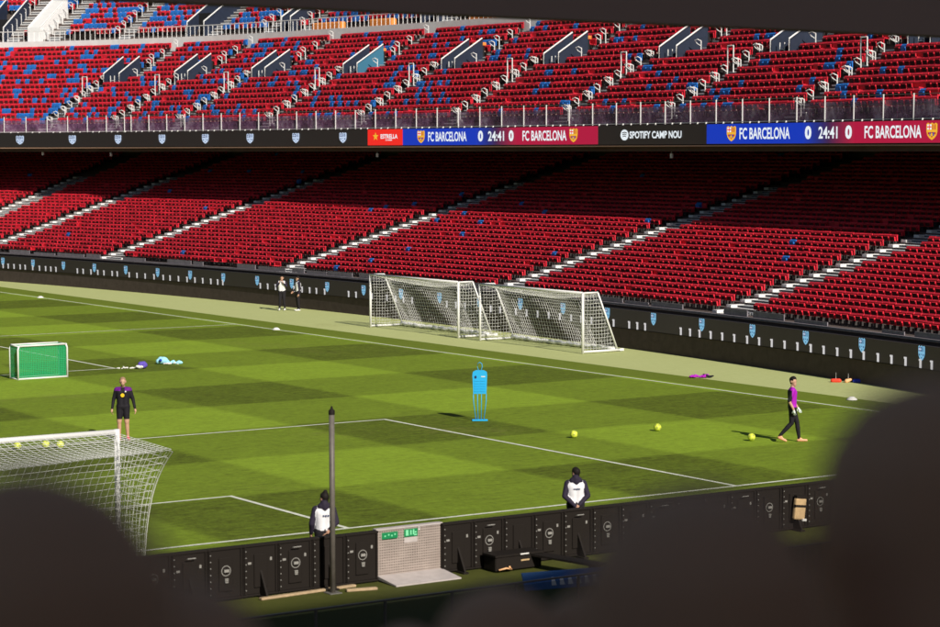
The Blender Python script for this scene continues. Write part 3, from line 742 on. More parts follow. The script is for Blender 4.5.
def spare_goal(label, yc):
    g = empty('portable_goal', (38.35, yc, 0), R_(-90)); tag(g, label, 'goal', 'spare goals on the touchline')
    # local: x along the mouth, y = outward (behind the goal), z up ; rotation -90: local y -> +X world
    hw_, H, r, d0, d1 = 3.66, 2.44, .055, .75, 1.75
    for sx in (-1, 1):
        x = sx * (hw_ + r)
        MB().tube([(x, 0, 0), (x, 0, H)], r, 'white_paint', 10).obj('post', g, True)
        MB().tube([(x, 0, H), (x, d0, H)], r * .7, 'white_paint', 8).obj('top_arm', g, True)
        MB().tube([(x, d0, H), (x, d1, .08)], r * .7, 'white_paint', 8).obj('back_strut', g, True)
        MB().tube([(x, 0, .06), (x, d1 + .1, .06)], r * .9, 'white_paint', 8).obj('base_bar', g, True)
        MB().box(x - .05, x + .05, d1 + .1, d1 + .3, .02, .12, 'white_paint').obj('wheel_block', g)
    MB().tube([(-hw_, 0, H), (hw_, 0, H)], r, 'white_paint', 10).obj('crossbar', g, True)
    MB().tube([(-hw_, d1, .08), (hw_, d1, .08)], r * 1.2, 'white_paint', 8).obj('rear_bar', g, True)
    segs = []; n = 46; st = .14
    prof = [(0, 2.42), (.25, 2.37), (.5, 2.34), (.78, 2.36)]
    prof += [(d0 + (d1 - d0) * t + .10 * math.sin(math.pi * t) * .5, 2.36 * (1 - t) + .06) for t in [k / 16 for k in range(1, 17)]]
    for i in range(n + 1):
        x = -hw_ + 2 * hw_ * i / n; e = min(1, (hw_ - abs(x)) / .7)
        def q(k): y, z = prof[k]; return (x, y + .12 * e * math.sin(x * 1.3 + z) - (.10 * e if k > 3 else 0), z - (.30 * e * (1 - (x / hw_) ** 2) * math.exp(-abs(k - 3) / 1.6)))
        for k in range(len(prof) - 1): segs.append((q(k), q(k + 1)))
    for k in range(len(prof)):
        for i in range(n):
            pp = []
            for x in (-hw_ + 2 * hw_ * i / n, -hw_ + 2 * hw_ * (i + 1) / n):
                e = min(1, (hw_ - abs(x)) / .7); y, z = prof[k]
                pp.append((x, y + .12 * e * math.sin(x * 1.3 + z) - (.10 * e if k > 3 else 0), z - (.30 * e * (1 - (x / hw_) ** 2) * math.exp(-abs(k - 3) / 1.6))))
            segs.append(tuple(pp))
    for sx in (-1, 1):
        for k in range(18):
            z = .06 + 2.36 * k / 17; yl = d0 + (d1 - d0) * (1 - z / 2.42); segs.append(((sx * hw_, 0, z), (sx * (hw_ - .06), yl * .5, z - .03))); segs.append(((sx * (hw_ - .06), yl * .5, z - .03), (sx * hw_, yl, z)))
        for k in range(1, 12):
            y = d1 * k / 12; zt = 2.40 if y < d0 else 2.42 * (1 - (y - d0) / (d1 - d0)); segs.append(((sx * hw_, y, .06), (sx * (hw_ - .04), y, zt * .5))); segs.append(((sx * (hw_ - .04), y, zt * .5), (sx * hw_, y, zt)))
    MB().prisms(segs, .008, 'net_white').obj('net', g)
    mb = MB(); pts = [(-hw_ + 2 * hw_ * i / 30, d1 - .12 + .06 * math.sin(i * 1.9), .10 + .03 * math.sin(i * 2.7)) for i in range(31)]
    mb.tube(pts, .085, 'net_white', 7); mb.obj('gathered_net', g, True)
    return g
spare_goal('white portable goal with net standing nearer the halfway line and the two bibbed stewards', 43.83)
spare_goal('white portable goal with net standing beside the other one, nearer the walking goalkeeper', 34.70)

# mini goal with green net
g = empty('mini_goal', (16.42, 34.0, 0), R_(1)); tag(g, 'small box goal with white frame and green net on the grass', 'goal')
w_, h_, d_ = .95, 1.22, .72
for y in (0, d_):
    for sx in (-1, 1): MB().tube([(sx * w_, y, 0), (sx * w_, y, h_ - .12), (sx * (w_ - .04), y, h_ - .02)], .035, 'white_paint', 8).obj('post', g, True)
    MB().tube([(-w_ + .04, y, h_), (w_ - .04, y, h_)], .035, 'white_paint', 8).obj('crossbar', g, True)
    MB().tube([(-w_, y, .035), (w_, y, .035)], .035, 'white_paint', 8).obj('base_bar', g, True)
for sx in (-1, 1):
    MB().tube([(sx * (w_ - .02), 0, h_ - .01), (sx * (w_ - .02), d_, h_ - .01)], .03, 'white_paint', 8).obj('side_bar', g, True)
    MB().tube([(sx * w_, 0, .03), (sx * w_, d_, .03)], .03, 'white_paint', 8).obj('side_bar', g, True)
segs = []
for k in range(33): x = -w_ + 2 * w_ * k / 32; segs += [((x, .03, .04), (x, .03, h_)), ((x, .03, h_ - .015), (x, d_, h_ - .015))]
for k in range(21): z = .04 + (h_ - .05) * k / 20; segs += [((-w_, .03, z), (w_, .03, z)), ((-w_, .03, z), (-w_, d_, z)), ((w_, .03, z), (w_, d_, z))]
for k in range(1, 12): y = d_ * k / 12; segs += [((-w_, y, .04), (-w_, y, h_)), ((w_, y, .04), (w_, y, h_)), ((-w_, y, h_ - .015), (w_, y, h_ - .015))]
MB().prisms(segs, .008, 'green_net').obj('net', g)
mb = MB(); mb.face([(-w_, .035, .04), (w_, .035, .04), (w_, .035, h_ - .02), (-w_, .035, h_ - .02)], 'green_mesh'); mb.face([(-w_ + .01, .04, .04), (-w_ + .01, d_, .04), (-w_ + .01, d_, h_ - .02), (-w_ + .01, .04, h_ - .02)], 'green_mesh')
mb.face([(w_ - .01, .04, .04), (w_ - .01, d_, .04), (w_ - .01, d_, h_ - .02), (w_ - .01, .04, h_ - .02)], 'green_mesh'); mb.obj('mesh_cloth', g)

# free-kick mannequin
g = empty('training_mannequin', (22.36, 14.56, 0), R_(-33)); tag(g, 'light blue training mannequin on frame legs standing on the grass', 'mannequin')
def plate(mb, pts, y0, y1, m_):
    n = len(pts); mb.face([(x, y0, z) for x, z in pts], m_); mb.face([(x, y1, z) for x, z in reversed(pts)], m_)
    for i in range(n):
        (x0, z0), (x1, z1) = pts[i], pts[(i + 1) % n]; mb.face([(x0, y0, z0), (x0, y1, z0), (x1, y1, z1), (x1, y0, z1)], m_)
mb = MB(); plate(mb, [(-.20, .83), (.20, .83), (.225, 1.40), (.21, 1.50), (.12, 1.55), (-.12, 1.55), (-.21, 1.50), (-.225, 1.40)], -.02, .02, 'mannequin_blue'); mb.obj('torso_panel', g)
mb = MB(); plate(mb, [(-.13 + .035 * math.cos(t * math.pi / 5), 1.34 + .045 * math.sin(t * math.pi / 5)) for t in range(10)], -.028, -.02, 'navy_mark'); mb.obj('round_mark', g)
mb = MB(); mb.box(.04, .16, -.026, -.0205, 1.34, 1.37, 'paper'); mb.obj('text_mark', g)
for zz in (.90, .98, 1.06, 1.14, 1.22):
    MB().box(-.17, -.015, -.034, -.02, zz, zz + .022, 'mannequin_blue').obj('panel_rib', g); MB().box(.015, .17, -.034, -.02, zz, zz + .022, 'mannequin_blue').obj('panel_rib', g)
mb = MB(); hd = [(.075 * math.cos(t), 1.66 + .125 * math.sin(t)) for t in [R_(-62) + k * R_(304) / 16 for k in range(17)]]
hd = [(.07 * math.sin(R_(-150 + 300 * k / 16)), 1.66 - .115 * math.cos(R_(180 - (-150 + 300 * k / 16) + 180))) for k in range(17)]
mb.tube([(-.045, 0, 1.54), (-.05, 0, 1.58), (-.075, 0, 1.66), (-.06, 0, 1.75), (0, 0, 1.79), (.06, 0, 1.75), (.075, 0, 1.66), (.05, 0, 1.58), (.045, 0, 1.54)], .012, 'mannequin_blue', 6); mb.obj('head_frame', g, True)
for x0, x1 in ((-.195, -.12), (-.07, -.055), (.05, .04), (.195, .12)):
    MB().tube([(x0, 0, .84), (x0 * .98, 0, .6), (x1, 0, .03)], .014, 'mannequin_blue', 6).obj('leg', g, True)
mb = MB(); mb.box(-.24, .24, -.10, .10, .0, .05, 'mannequin_blue'); o = mb.obj('base', g); bevelled(o.data, .015, 1)

# ------------------------------------------------------------------ balls
def ball_mesh():
    bm = bmesh.new(); bmesh.ops.create_uvsphere(bm, u_segments=20, v_segments=14, radius=.11)
    me = bpy.data.meshes.new('ball'); 
    for f in bm.faces: f.smooth = True
    ph = [Vector(v).normalized() for v in ((0, 1, 1.618), (0, -1, 1.618), (1, 1.618, 0), (-1, 1.618, 0), (1.618, 0, 1), (-1.618, 0, 1), (0, 1, -1.618), (1, -1.618, 0), (-1, -1.618, 0), (1.618, 0, -1), (-1.618, 0, -1), (0, -1, -1.618))]
    for f in bm.faces:
        if max(f.calc_center_median().normalized().dot(p_) for p_ in ph) > .962: f.material_index = 1
    bm.to_mesh(me); bm.free(); me.materials.append(M['ball_yellow']); me.materials.append(M['ball_dark']); return me
BALL = ball_mesh()
for k, (x, y, lab) in enumerate(((22.3, 9.65, 'yellow football closest to the blue mannequin'), (25.25, 9.55, 'yellow football lying alone between the mannequin and the goalkeeper'), (26.05, 6.3, 'yellow football in the shadow beside the walking goalkeeper'),
        (8.2, 16.3, 'yellow football seen through the goal net, apart from the other two'), (8.95, 16.1, 'yellow football seen through the net, middle of three'), (9.27, 15.85, 'yellow football seen through the net, beside the goalpost end of three'))):
    o = link('football', BALL, None, False, (x, y, .115), k * 1.1); o.rotation_euler = (k * .7, k * .4, k * 1.1); tag(o, lab, 'ball', 'yellow training balls')

# ------------------------------------------------------------------ people
def capsule(V, Fs, p0, r0, p1, r1, n=12):
    p0, p1 = Vector(p0), Vector(p1); d = p1 - p0; L = d.length; d = d.normalized() if L > 1e-6 else Vector((0, 0, 1))
    e = d.cross(Vector((0, 0, 1)) if abs(d.z) < .9 else Vector((1, 0, 0))).normalized(); g_ = d.cross(e)
    rings = []
    for c, r, ts in ((p0, r0, (-80, -50, -20, 0)), (p1, r1, (0, 20, 50, 80))):
        for t in ts:
            k = len(V); rings.append(k)
            for j in range(n):
                u = 2 * math.pi * j / n
                V.append(tuple(c + d * (r * math.sin(R_(t))) + (e * math.cos(u) + g_ * math.sin(u)) * (r * math.cos(R_(t)))))
    for a_, b_ in zip(rings, rings[1:]):
        for j in range(n): Fs.append((a_ + j, a_ + (j + 1) % n, b_ + (j + 1) % n, b_ + j))
    Fs.append(tuple(rings[0] + j for j in reversed(range(n)))); Fs.append(tuple(rings[-1] + j for j in range(n)))
def fuse(name, bones, vox, smooth=5):
    V, Fs = [], []
    for b_ in bones: capsule(V, Fs, b_[0], b_[1], b_[2], b_[3])
    me = bpy.data.meshes.new(name); me.from_pydata(V, [], Fs); me.update()
    o = bpy.data.objects.new(name, me); C.objects.link(o)
    md = o.modifiers.new('r', 'REMESH'); md.mode = 'VOXEL'; md.voxel_size = vox; sm = o.modifiers.new('s', 'SMOOTH'); sm.factor = .5; sm.iterations = smooth
    bpy.context.view_layer.update()
    res = bpy.data.meshes.new_from_object(o.evaluated_get(bpy.context.evaluated_depsgraph_get())); bpy.data.objects.remove(o); bpy.data.meshes.remove(me); return res
def paint(me, bones, override=None):
    P = np.array([p_.center[:] for p_ in me.polygons]); best = np.full(len(P), 1e9); idx = np.zeros(len(P), int); names = []
    for b_ in bones:
        m_ = b_[4]
        if m_ not in names: names.append(m_)
        a_, c_ = np.array(b_[0]), np.array(b_[2]); d = c_ - a_; L = max(1e-9, d @ d); t = np.clip((P - a_) @ d / L, 0, 1)
        dist = np.linalg.norm(P - (a_ + t[:, None] * d), axis=1) - (b_[1] + (b_[3] - b_[1]) * t)
        k = dist < best; best[k] = dist[k]; idx[k] = names.index(m_)
    if override:
        for i, p_ in enumerate(P):
            r = override(p_, names[idx[i]])
            if r:
                if r not in names: names.append(r)
                idx[i] = names.index(r)
    me.materials.clear()
    for n_ in names: me.materials.append(M[n_])
    me.polygons.foreach_set('material_index', idx.astype(np.int32)); me.polygons.foreach_set('use_smooth', [True] * len(me.polygons)); me.update()
def person(name, label, loc, face, H=1.80, pose=None, col=None, hair='hair_dark', hairy='short', override=None, hood=False, vox=.016, group=None, extra=None, fingers=True, bulk=1.0):
    # local frame: faces +y, right hand at +x
    col = dict(dict(torso='kit_black', sleeve='kit_black', fore='kit_black', hand='skin_tone', thigh='kit_black', calf='skin_tone', foot='boot_red', skin='skin_tone', neck='skin_tone'), **(col or {}))
    J = dict(pel=(0, 0, .96), sp=(0, 0, 1.15), ch=(0, .0, 1.36), nk=(0, .0, 1.50), hd=(0, .02, 1.64))
    for s_, x in (('r', 1), ('l', -1)):
        J.update({'sh' + s_: (x * .175, 0, 1.43), 'el' + s_: (x * .235, -.03, 1.14), 'wr' + s_: (x * .25, .04, .89), 'kn' + s_: (x * .10, .02, .51), 'an' + s_: (x * .10, -.03, .10), 'hi' + s_: (x * .085, 0, .93), 'toe' + s_: (x * .13, .15, .04)})
    J.update(pose or {}); J = {k: Vector(v) for k, v in J.items()}
    hd = J['hd']; look = J.get('look', Vector((0, 1, 0))).normalized(); side_ = look.cross(Vector((0, 0, 1))).normalized(); B = []
    clothes = {col[k_] for k_ in ('torso', 'sleeve', 'fore', 'thigh', 'calf')} - {col['skin'], col['hand']}
    def b_(p0, r0, p1, r1, m_): k_ = bulk if m_ in clothes else 1.0; B.append((tuple(p0), r0 * k_, tuple(p1), r1 * k_, m_))
    X = Vector((1, 0, 0)); shx = (J['shr'] - J['shl']); X = shx.normalized()
    b_(J['pel'] - X * .075, .108, J['pel'] + X * .075, .108, col['thigh'] if not col.get('hem') else col['torso'])
    b_(J['pel'] + Vector((0, 0, .04)) - X * .055, .105, J['sp'] - X * .06, .105, col['torso']); b_(J['pel'] + Vector((0, 0, .04)) + X * .055, .105, J['sp'] + X * .06, .105, col['torso'])
    b_(J['sp'] - X * .06, .105, J['ch'] - X * .075, .118, col['torso']); b_(J['sp'] + X * .06, .105, J['ch'] + X * .075, .118, col['torso'])
    b_(J['shl'] + X * .03, .066, J['shr'] - X * .03, .066, col['torso']); b_(J['ch'] + Vector((0, 0, .08)), .10, J['nk'] - Vector((0, 0, .04)), .062, col['torso'])
    b_(J['nk'] - Vector((0, 0, .03)), .056, hd - Vector((0, 0, .04)) - look * .015, .054, col['neck'])
    b_(hd + Vector((0, 0, .055)) - look * .02, .088, hd + Vector((0, 0, .01)) + look * .008, .079, col['skin']); b_(hd - Vector((0, 0, .075)) + look * .045, .044, hd + look * .02, .068, col['skin'])
    b_(hd + look * .088 - Vector((0, 0, .03)), .014, hd + look * .075 + Vector((0, 0, .02)), .010, col['skin'])
    for sgn in (1, -1): b_(hd + side_ * sgn * .083 - look * .01 - Vector((0, 0, .02)), .016, hd + side_ * sgn * .086 - look * .015 + Vector((0, 0, .02)), .018, col['skin'])
    if hood:
        b_(J['nk'] + Vector((-.07, -.05, .0)), .062, J['nk'] + Vector((.07, -.05, .0)), .062, col['sleeve']); b_(J['nk'] + Vector((0, -.06, .05)), .07, J['nk'] + Vector((0, -.075, -.03)), .06, col['sleeve']); b_(J['nk'] + Vector((-.07, .02, .0)), .05, J['nk'] + Vector((.07, .02, .0)), .05, col['sleeve'])
    fing = MB()
    for s_ in 'rl':
        wr, el = J['wr' + s_], J['el' + s_]
        b_(J['sh' + s_], .066, el, .047, col['sleeve']); b_(el, .046, wr, .033, col['fore']); 
        d = (wr - el).normalized(); hdv = J.get('hand' + s_, d).normalized(); pc = wr + hdv * .085
        b_(wr, .030, pc, .036, col['hand'])
        if fingers:
            out = hdv.cross(X).normalized(); lat = hdv.cross(out).normalized()
            wv = out if J.get('palmout') else out
            inw = -X if s_ == 'r' else X
            for q_ in range(4):
                o_ = out * ((q_ - 1.5) * .019); L = (.075, .085, .08, .062)[q_]
                p0 = pc + o_ - hdv * .005; p1 = p0 + hdv * L * .5 + inw * .006; p2 = p1 + hdv * L * .42 + inw * .022; p3 = p2 + hdv * L * .2 + inw * .02
                fing.tube([p0, p1, p2, p3], .0095, col['hand'], 6, r1=.007)
            p0 = wr + hdv * .035 + out * .025; fing.tube([p0, p0 + out * .028 + hdv * .03 + inw * .01, p0 + out * .034 + hdv * .06 + inw * .018], .011, col['hand'], 6, r1=.008)
        hi, kn, an, toe = J['hi' + s_], J['kn' + s_], J['an' + s_], J['toe' + s_]
        b_(hi, .098, kn, .062, col['thigh']); b_(kn, .058, kn.lerp(an, .35), .060, col['calf']); b_(kn.lerp(an, .35), .060, an, .040, col.get('sock', col['calf']))
        fd = (toe - an); heel = an + Vector((0, 0, 0)) - Vector((fd.x, fd.y, 0)).normalized() * .03; heel.z = an.z - .055 + J.get('heel' + s_, Vector((0, 0, 0))).z
        b_(heel, .042, toe, .036, col['foot']); b_(an, .042, heel.lerp(toe, .45) + Vector((0, 0, .01)), .040, col['foot'])
    if extra: B += extra
    me = fuse(name, B, vox); paint(me, B, override)
    if fing.v:
        bm = bmesh.new(); bm.from_mesh(me); fm = fing.mesh('f'); base = len(me.materials)
        n0 = len(bm.faces); bm.from_mesh(fm); bm.faces.ensure_lookup_table()
        me.materials.append(M[col['hand']])
        for f in bm.faces[n0:]: f.material_index = base; f.smooth = True
        bm.to_mesh(me); bm.free()
    o = link(name, me, None, False, loc, face); o.scale = (H / 1.80,) * 3; tag(o, label, 'person', group)
    # hair shell
    if hairy:
        top_ = hd + Vector((0, 0, .055)) - look * .02
        if hairy == 'buzz': hb = [(tuple(top_ + Vector((0, 0, .004))), .0895, tuple(top_ - look * .01), .0895, hair)]
        elif hairy == 'short': hb = [(tuple(top_ + Vector((0, 0, .018)) + look * .012), .090, tuple(top_ - look * .012 - Vector((0, 0, .01))), .093, hair), (tuple(hd - look * .045 - Vector((0, 0, .02))), .066, tuple(top_ - look * .02), .088, hair)]
        elif hairy == 'bun': hb = [(tuple(top_ + Vector((0, 0, .015))), .093, tuple(top_ - look * .015), .095, hair), (tuple(hd - look * .05 - Vector((0, 0, .03))), .07, tuple(top_), .09, hair), (tuple(top_ + Vector((0, 0, .09)) - look * .03), .05, tuple(top_ + Vector((0, 0, .10)) - look * .03), .05, hair)]
        elif hairy == 'big': hb = [(tuple(top_ + Vector((0, 0, .012))), .125, tuple(top_ - Vector((0, 0, .03))), .128, hair), (tuple(hd - look * .05 - Vector((0, 0, .08))), .11, tuple(top_), .12, hair), (tuple(hd - Vector((0, .03, .14))), .13, tuple(hd - Vector((0, .03, .2))), .17, hair)]
        else: hb = [(tuple(top_ + Vector((0, 0, .012))), .098, tuple(top_ - look * .02 - Vector((0, 0, .02))), .10, hair), (tuple(hd - look * .05 - Vector((0, 0, .06))), .085, tuple(top_), .095, hair)]
        hm = fuse('hair', hb, .014, 3); paint(hm, hb)
        if hairy not in ('full', 'big'):
            bm = bmesh.new(); bm.from_mesh(hm)
            cut = [f for f in bm.faces if (f.calc_center_median() - hd).dot(look) > .045 and f.calc_center_median().z < hd.z + .085]
            bmesh.ops.delete(bm, geom=cut, context='FACES'); bm.to_mesh(hm); bm.free()
        link('hair', hm, o)
    if hairy and vox < .02:
        e_ = MB()
        for sgn in (1, -1):
            c = hd + look * .083 + side_ * sgn * .032 + Vector((0, 0, .018)); k = len(e_.v)
            e_.lathe([(.0, c.z + .009), (.009, c.z + .004), (.009, c.z - .004), (0, c.z - .009)], 'hair_dark', 8, (c.x, c.y))
        e_.obj('eyes', o)
    return o
def disc(parent, name, c, r, y, m_, n=14):
    b = MB(); plate(b, [(c[0] + r * math.cos(-2 * math.pi * k / n), c[1] + r * math.sin(-2 * math.pi * k / n)) for k in range(n)], y, y + .012, m_); return b.obj(name, parent)

def face_dir(dx, dy): return math.atan2(-dx, dy)        # rotation so that local +y points along (dx, dy)
# coach
def coach_ov(p_, m_):
    if m_ == 'kit_black' and p_[2] > 1.40 and abs(p_[0]) > .05: return 'kit_purple'
    if m_ == 'skin_tone' and p_[2] > 1.5 and p_[2] < 1.585 and p_[1] > .03: return 'hair_buzz'
    if m_ == 'kit_black' and p_[2] < .60: return 'skin_tone'
coach = person('person', 'man in black training top with yellow chest badge and shorts, arms hanging', (11.5, 16.55, 0), face_dir(-.50, -.86), 1.82,
    pose=dict(elr=(.265, -.02, 1.15), wrr=(.30, .05, .90), ell=(-.275, -.02, 1.15), wrl=(-.33, .03, .90), knr=(.11, .03, .52), anl=(-.12, -.02, .10), anr=(.11, 0, .10), kn=(0, 0, 0), look=(-.1, 1, -.05), toel=(-.17, .14, .04)),
    col=dict(sock='skin_tone'), hair='hair_buzz', hairy='buzz', override=coach_ov, bulk=1.14)
disc(coach, 'chest_badge', (0, 1.28), .055, .138, 'badge_yellow'); disc(coach, 'crest_badge', (-.085, 1.385), .022, .136, 'paper')
# goalkeeper, walking to the right, face turned to the camera
def gk_ov(p_, m_):
    if m_ == 'kit_black' and p_[2] > .96 and p_[2] < 1.50 and (p_[1] > -.02): return 'keeper_magenta'
    if m_ == 'kit_black' and p_[2] > 1.43 and p_[2] < 1.53: return 'keeper_magenta'
keeper = person('person', 'goalkeeper in magenta and black kit with white gloves walking across the grass', (26.85, 5.5, 0), face_dir(.80, -.62), 1.86,
    pose=dict(hir=(.085, 0, .93), knr=(.09, -.02, .53), anr=(.09, -.33, .19), toer=(.10, -.17, .05), hil=(-.085, 0, .93), knl=(-.09, .14, .53), anl=(-.09, .20, .10), toel=(-.10, .40, .04),
        elr=(.25, -.10, 1.15), wrr=(.27, .02, .92), handr=(0, .25, -1), ell=(-.235, .02, 1.15), wrl=(-.22, .16, .93), look=(.75, .75, -.12), hd=(0, .03, 1.645)),
    col=dict(hand='glove', fore='skin_tone', calf='kit_black', sock='kit_black', foot='boot_orange'), hairy='short', override=gk_ov, bulk=1.10)
# trailing foot on its toes: built into the pose of the right leg
# stewards behind the goal-line boards
def bib_ov(p_, m_):
    if m_ == 'bib_white' and p_[2] < .98: return 'trouser'
stw = dict(torso='bib_white', sleeve='navy_jacket', fore='navy_jacket', thigh='trouser', calf='trouser', foot='dark_plastic', neck='navy_jacket', skin='skin_dark')
s1 = person('person', 'steward in white bib and dark hood standing by the tall post', (5.95, -4.55, 0), face_dir(.35, .94), 1.66, pose=dict(elr=(.25, -.10, 1.16), wrr=(.10, -.16, 1.02), ell=(-.27, -.03, 1.14), wrl=(-.26, .10, .92), look=(-.5, .8, 0)), col=stw, hairy='bun', hood=True, override=bib_ov, bulk=1.28)
for k in range(3): MB().box(-.05 + k * .05, -.02 + k * .05, -.162, -.150, 1.30, 1.33, 'navy_mark').obj('bib_print', s1)
s2 = person('person', 'steward in white bib with hands clasped behind his back', (11.95, -4.55, 0), face_dir(.45, .9), 1.66, pose=dict(elr=(.27, -.10, 1.16), wrr=(.06, -.18, .97), ell=(-.27, -.10, 1.16), wrl=(-.04, -.20, .94), handr=(-.6, -.1, -.5), handl=(.5, -.1, -.6), look=(-.55, .8, -.1)), col=stw, hairy='short', hood=True, override=bib_ov, bulk=1.28)
for k in range(4): MB().box(-.07 + k * .04, -.045 + k * .04, -.162, -.150, 1.31, 1.335, 'navy_mark').obj('bib_print', s2)
# far stewards by the touchline boards
s3 = person('person', 'steward in white bib raising both hands beside the black boards', (40.2, 59.4, 0), face_dir(-.6, -.75), 1.82, pose=dict(elr=(.26, .12, 1.22), wrr=(.10, .20, 1.40), ell=(-.26, .12, 1.22), wrl=(-.10, .20, 1.40), handr=(-.3, 0, 1), handl=(.3, 0, 1), anr=(.14, -.03, .10), anl=(-.14, -.03, .10)), col=dict(stw, foot='sock_white', skin='skin_tone'), override=bib_ov, vox=.019, bulk=1.2)
s4 = person('person', 'steward in white bib turned sideways, arms down, beside the black boards', (40.75, 58.7, 0), face_dir(-.95, .25), 1.80, pose=dict(elr=(.24, .05, 1.15), wrr=(.22, .2, 1.0)), col=dict(stw, foot='sock_white', skin='skin_tone'), override=bib_ov, vox=.019, bulk=1.2)

# ------------------------------------------------------------------ things lying on the pitch
def lump(name, label, cat, loc, rz, parts, group=None):
    root = empty(name, loc, rz); tag(root, label, cat, group)
    for nm, bones in parts:
        me = fuse(nm, bones, .02, 6); paint(me, bones); link(nm, me, root)
    return root
def heap(x0, x1, y, h, n, m_, seed):
    rg = random.Random(seed); out = []
    for k in range(n):
        x = x0 + (x1 - x0) * k / max(1, n - 1); r = h * rg.uniform(.55, 1.0); z = r * rg.uniform(.6, 1.0)
        out.append(((x, y + rg.uniform(-.05, .05), z), r * .8, (x + rg.uniform(-.12, .12), y + rg.uniform(-.09, .09), z + rg.uniform(-.02, .05)), r * .55, m_))
    return out
lump('kit_bag', 'light blue bag with dark round end lying on the grass', 'bag', (22.45, 36.5, 0), R_(-30), [('body', heap(-.22, .10, 0, .21, 5, 'light_blue_cloth', 3)), ('spill', heap(.25, .62, .04, .10, 5, 'light_blue_cloth', 4)), ('white_bib', heap(.0, .5, -.15, .07, 5, 'paper', 9)), ('end_cap', [((-.14, -.17, .17), .06, (-.13, -.19, .17), .06, 'royal_cloth')])])
lump('kit_bag', 'violet and white bag with trailing white bib by the line corner', 'bag', (20.95, 35.4, 0), R_(-30), [('body', heap(.0, .14, 0, .20, 4, 'violet_cloth', 5)), ('white_flap', heap(-.08, .02, -.13, .10, 3, 'paper', 6)), ('trailing_bib', heap(-.8, -.2, -.06, .065, 7, 'paper', 7))])
lump('shirt', 'crumpled magenta and black shirt lying on the pale turf', 'shirt', (36.1, 20.8, 0), R_(-30), [('cloth', heap(-.38, .16, 0, .09, 7, 'keeper_magenta', 8)), ('dark_sleeve', heap(.22, .36, 0, .08, 3, 'kit_black', 2))])
lump('cone_stack', 'small red marker stack with a white stub near the boards', 'cones', (39.1, 16.95, 0), R_(-40), [('cones', [((-.12, 0, .05), .08, (.12, 0, .05), .08, 'cone_red')]), ('stub', [((0, 0, .12), .02, (0, 0, .34), .015, 'paper')])])
lump('cone_stack', 'small orange and blue marker heap near the boards', 'cones', (39.45, 16.55, 0), R_(-40), [('orange_cone', [((-.16, 0, .05), .08, (-.02, 0, .10), .05, 'cone_orange')]), ('blue_cones', [((.12, 0, .05), .08, (.32, 0, .05), .08, 'cone_blue')]), ('stub', [((-.1, 0, .16), .02, (-.1, 0, .32), .015, 'paper')])])
for x, y, lab in ((35.6, 12.4, 'white flat marker beside the touchline near the goalkeeper'), (33.9, 75.8, 'white flat marker on the far touchline beyond halfway'), (33.95, 48.6, 'white flat marker on the touchline beside halfway')):
    o = MB().lathe([(.0, .07), (.05, .07), (.12, .02), (.13, .0)], 'paper', 14).obj('marker_disc', None, True, (x, y, .012)); o.scale = (1.4,) * 3; tag(o, lab, 'marker', 'white marker discs')

# ------------------------------------------------------------------ boards behind the goal, seen from the back
bb = empty('goal_line_boards'); tag(bb, 'row of black screen cabinets seen from behind along the goal line', 'advertising board')
CW, BY = .725, -5.45
cab = MB(); cab.box(.004, CW - .004, -.10, .0, .06, .94, 'dark_plastic'); cab.box(.0, CW, -.12, .012, .94, .985, 'dark_plastic'); cab.box(.0, CW, -.12, .012, .02, .06, 'dark_plastic')
cab.box(.22, .50, -.125, -.10, .18, .80, 'dark_plastic'); cab.box(.02, .06, -.13, -.10, .06, .94, 'dark_plastic'); cab.box(CW - .06, CW - .02, -.13, -.10, .06, .94, 'dark_plastic')
CAB = bevelled(cab.mesh('cabinet'), .008, 1)
sc = MB()
for k in range(7): z = .14 + k * .12; sc.box(.033, .051, -.142, -.129, z, z + .018, 'screw')
SCREWS = sc.mesh('screw_row')
HANDLE = MB().tube([(.28, -.17, .86), (.28, -.20, .87), (.44, -.20, .87), (.44, -.17, .86)], .010, 'screw', 6).mesh('handle')
lg = MB(); n = 18
for k in range(n):
    a0, a1 = 2 * math.pi * k / n, 2 * math.pi * (k + 1) / n
    lg.face([(.36 + r * math.cos(t), -.134, .56 + r * math.sin(t)) for r, t in ((.085, a0), (.098, a0), (.098, a1), (.085, a1))], 'screw')
lg.box(.31, .41, -.134, -.161, .535, .585, 'screw'); lg.box(.325, .395, -.134, -.161, .37, .39, 'screw'); lg.box(.325, .395, -.134, -.161, .40, .42, 'screw'); lg.box(.33, .39, -.134, -.161, .34, .36, 'screw')
LOGO = lg.mesh('round_logo')
FOOT = MB().box(.30, .42, -.40, -.02, -.004, .03, 'dark_plastic').hexa([(.34, -.38, .03), (.38, -.38, .03), (.38, -.10, .03), (.34, -.10, .03), (.34, -.12, .5), (.38, -.12, .5), (.38, -.10, .5), (.34, -.10, .5)], 'dark_plastic').mesh('foot_strut')
LABEL = MB().box(.10, .17, -.104, -.1005, .62, .66, 'screw').box(.56, .60, -.104, -.1005, .66, .72, 'screw').mesh('small_label')
x = 6.56 - CW * 34; k = 0
while x < 34:
    if not (6.4 < x + .1 < 8.0):
        c = link('cabinet', CAB, bb, loc=(x, BY, 0)); link('screw_row', SCREWS, c)['kind'] = 'stuff'
        if (k % 2) == 1: link('round_logo', LOGO, c)['kind'] = 'stuff'
        if k % 3 != 2: link('small_label', LABEL, c)['kind'] = 'stuff'
        if k % 2 == 0: link('foot_strut', FOOT, c)
        if k % 3 == 1: link('handle', HANDLE, c)
    x += CW; k += 1
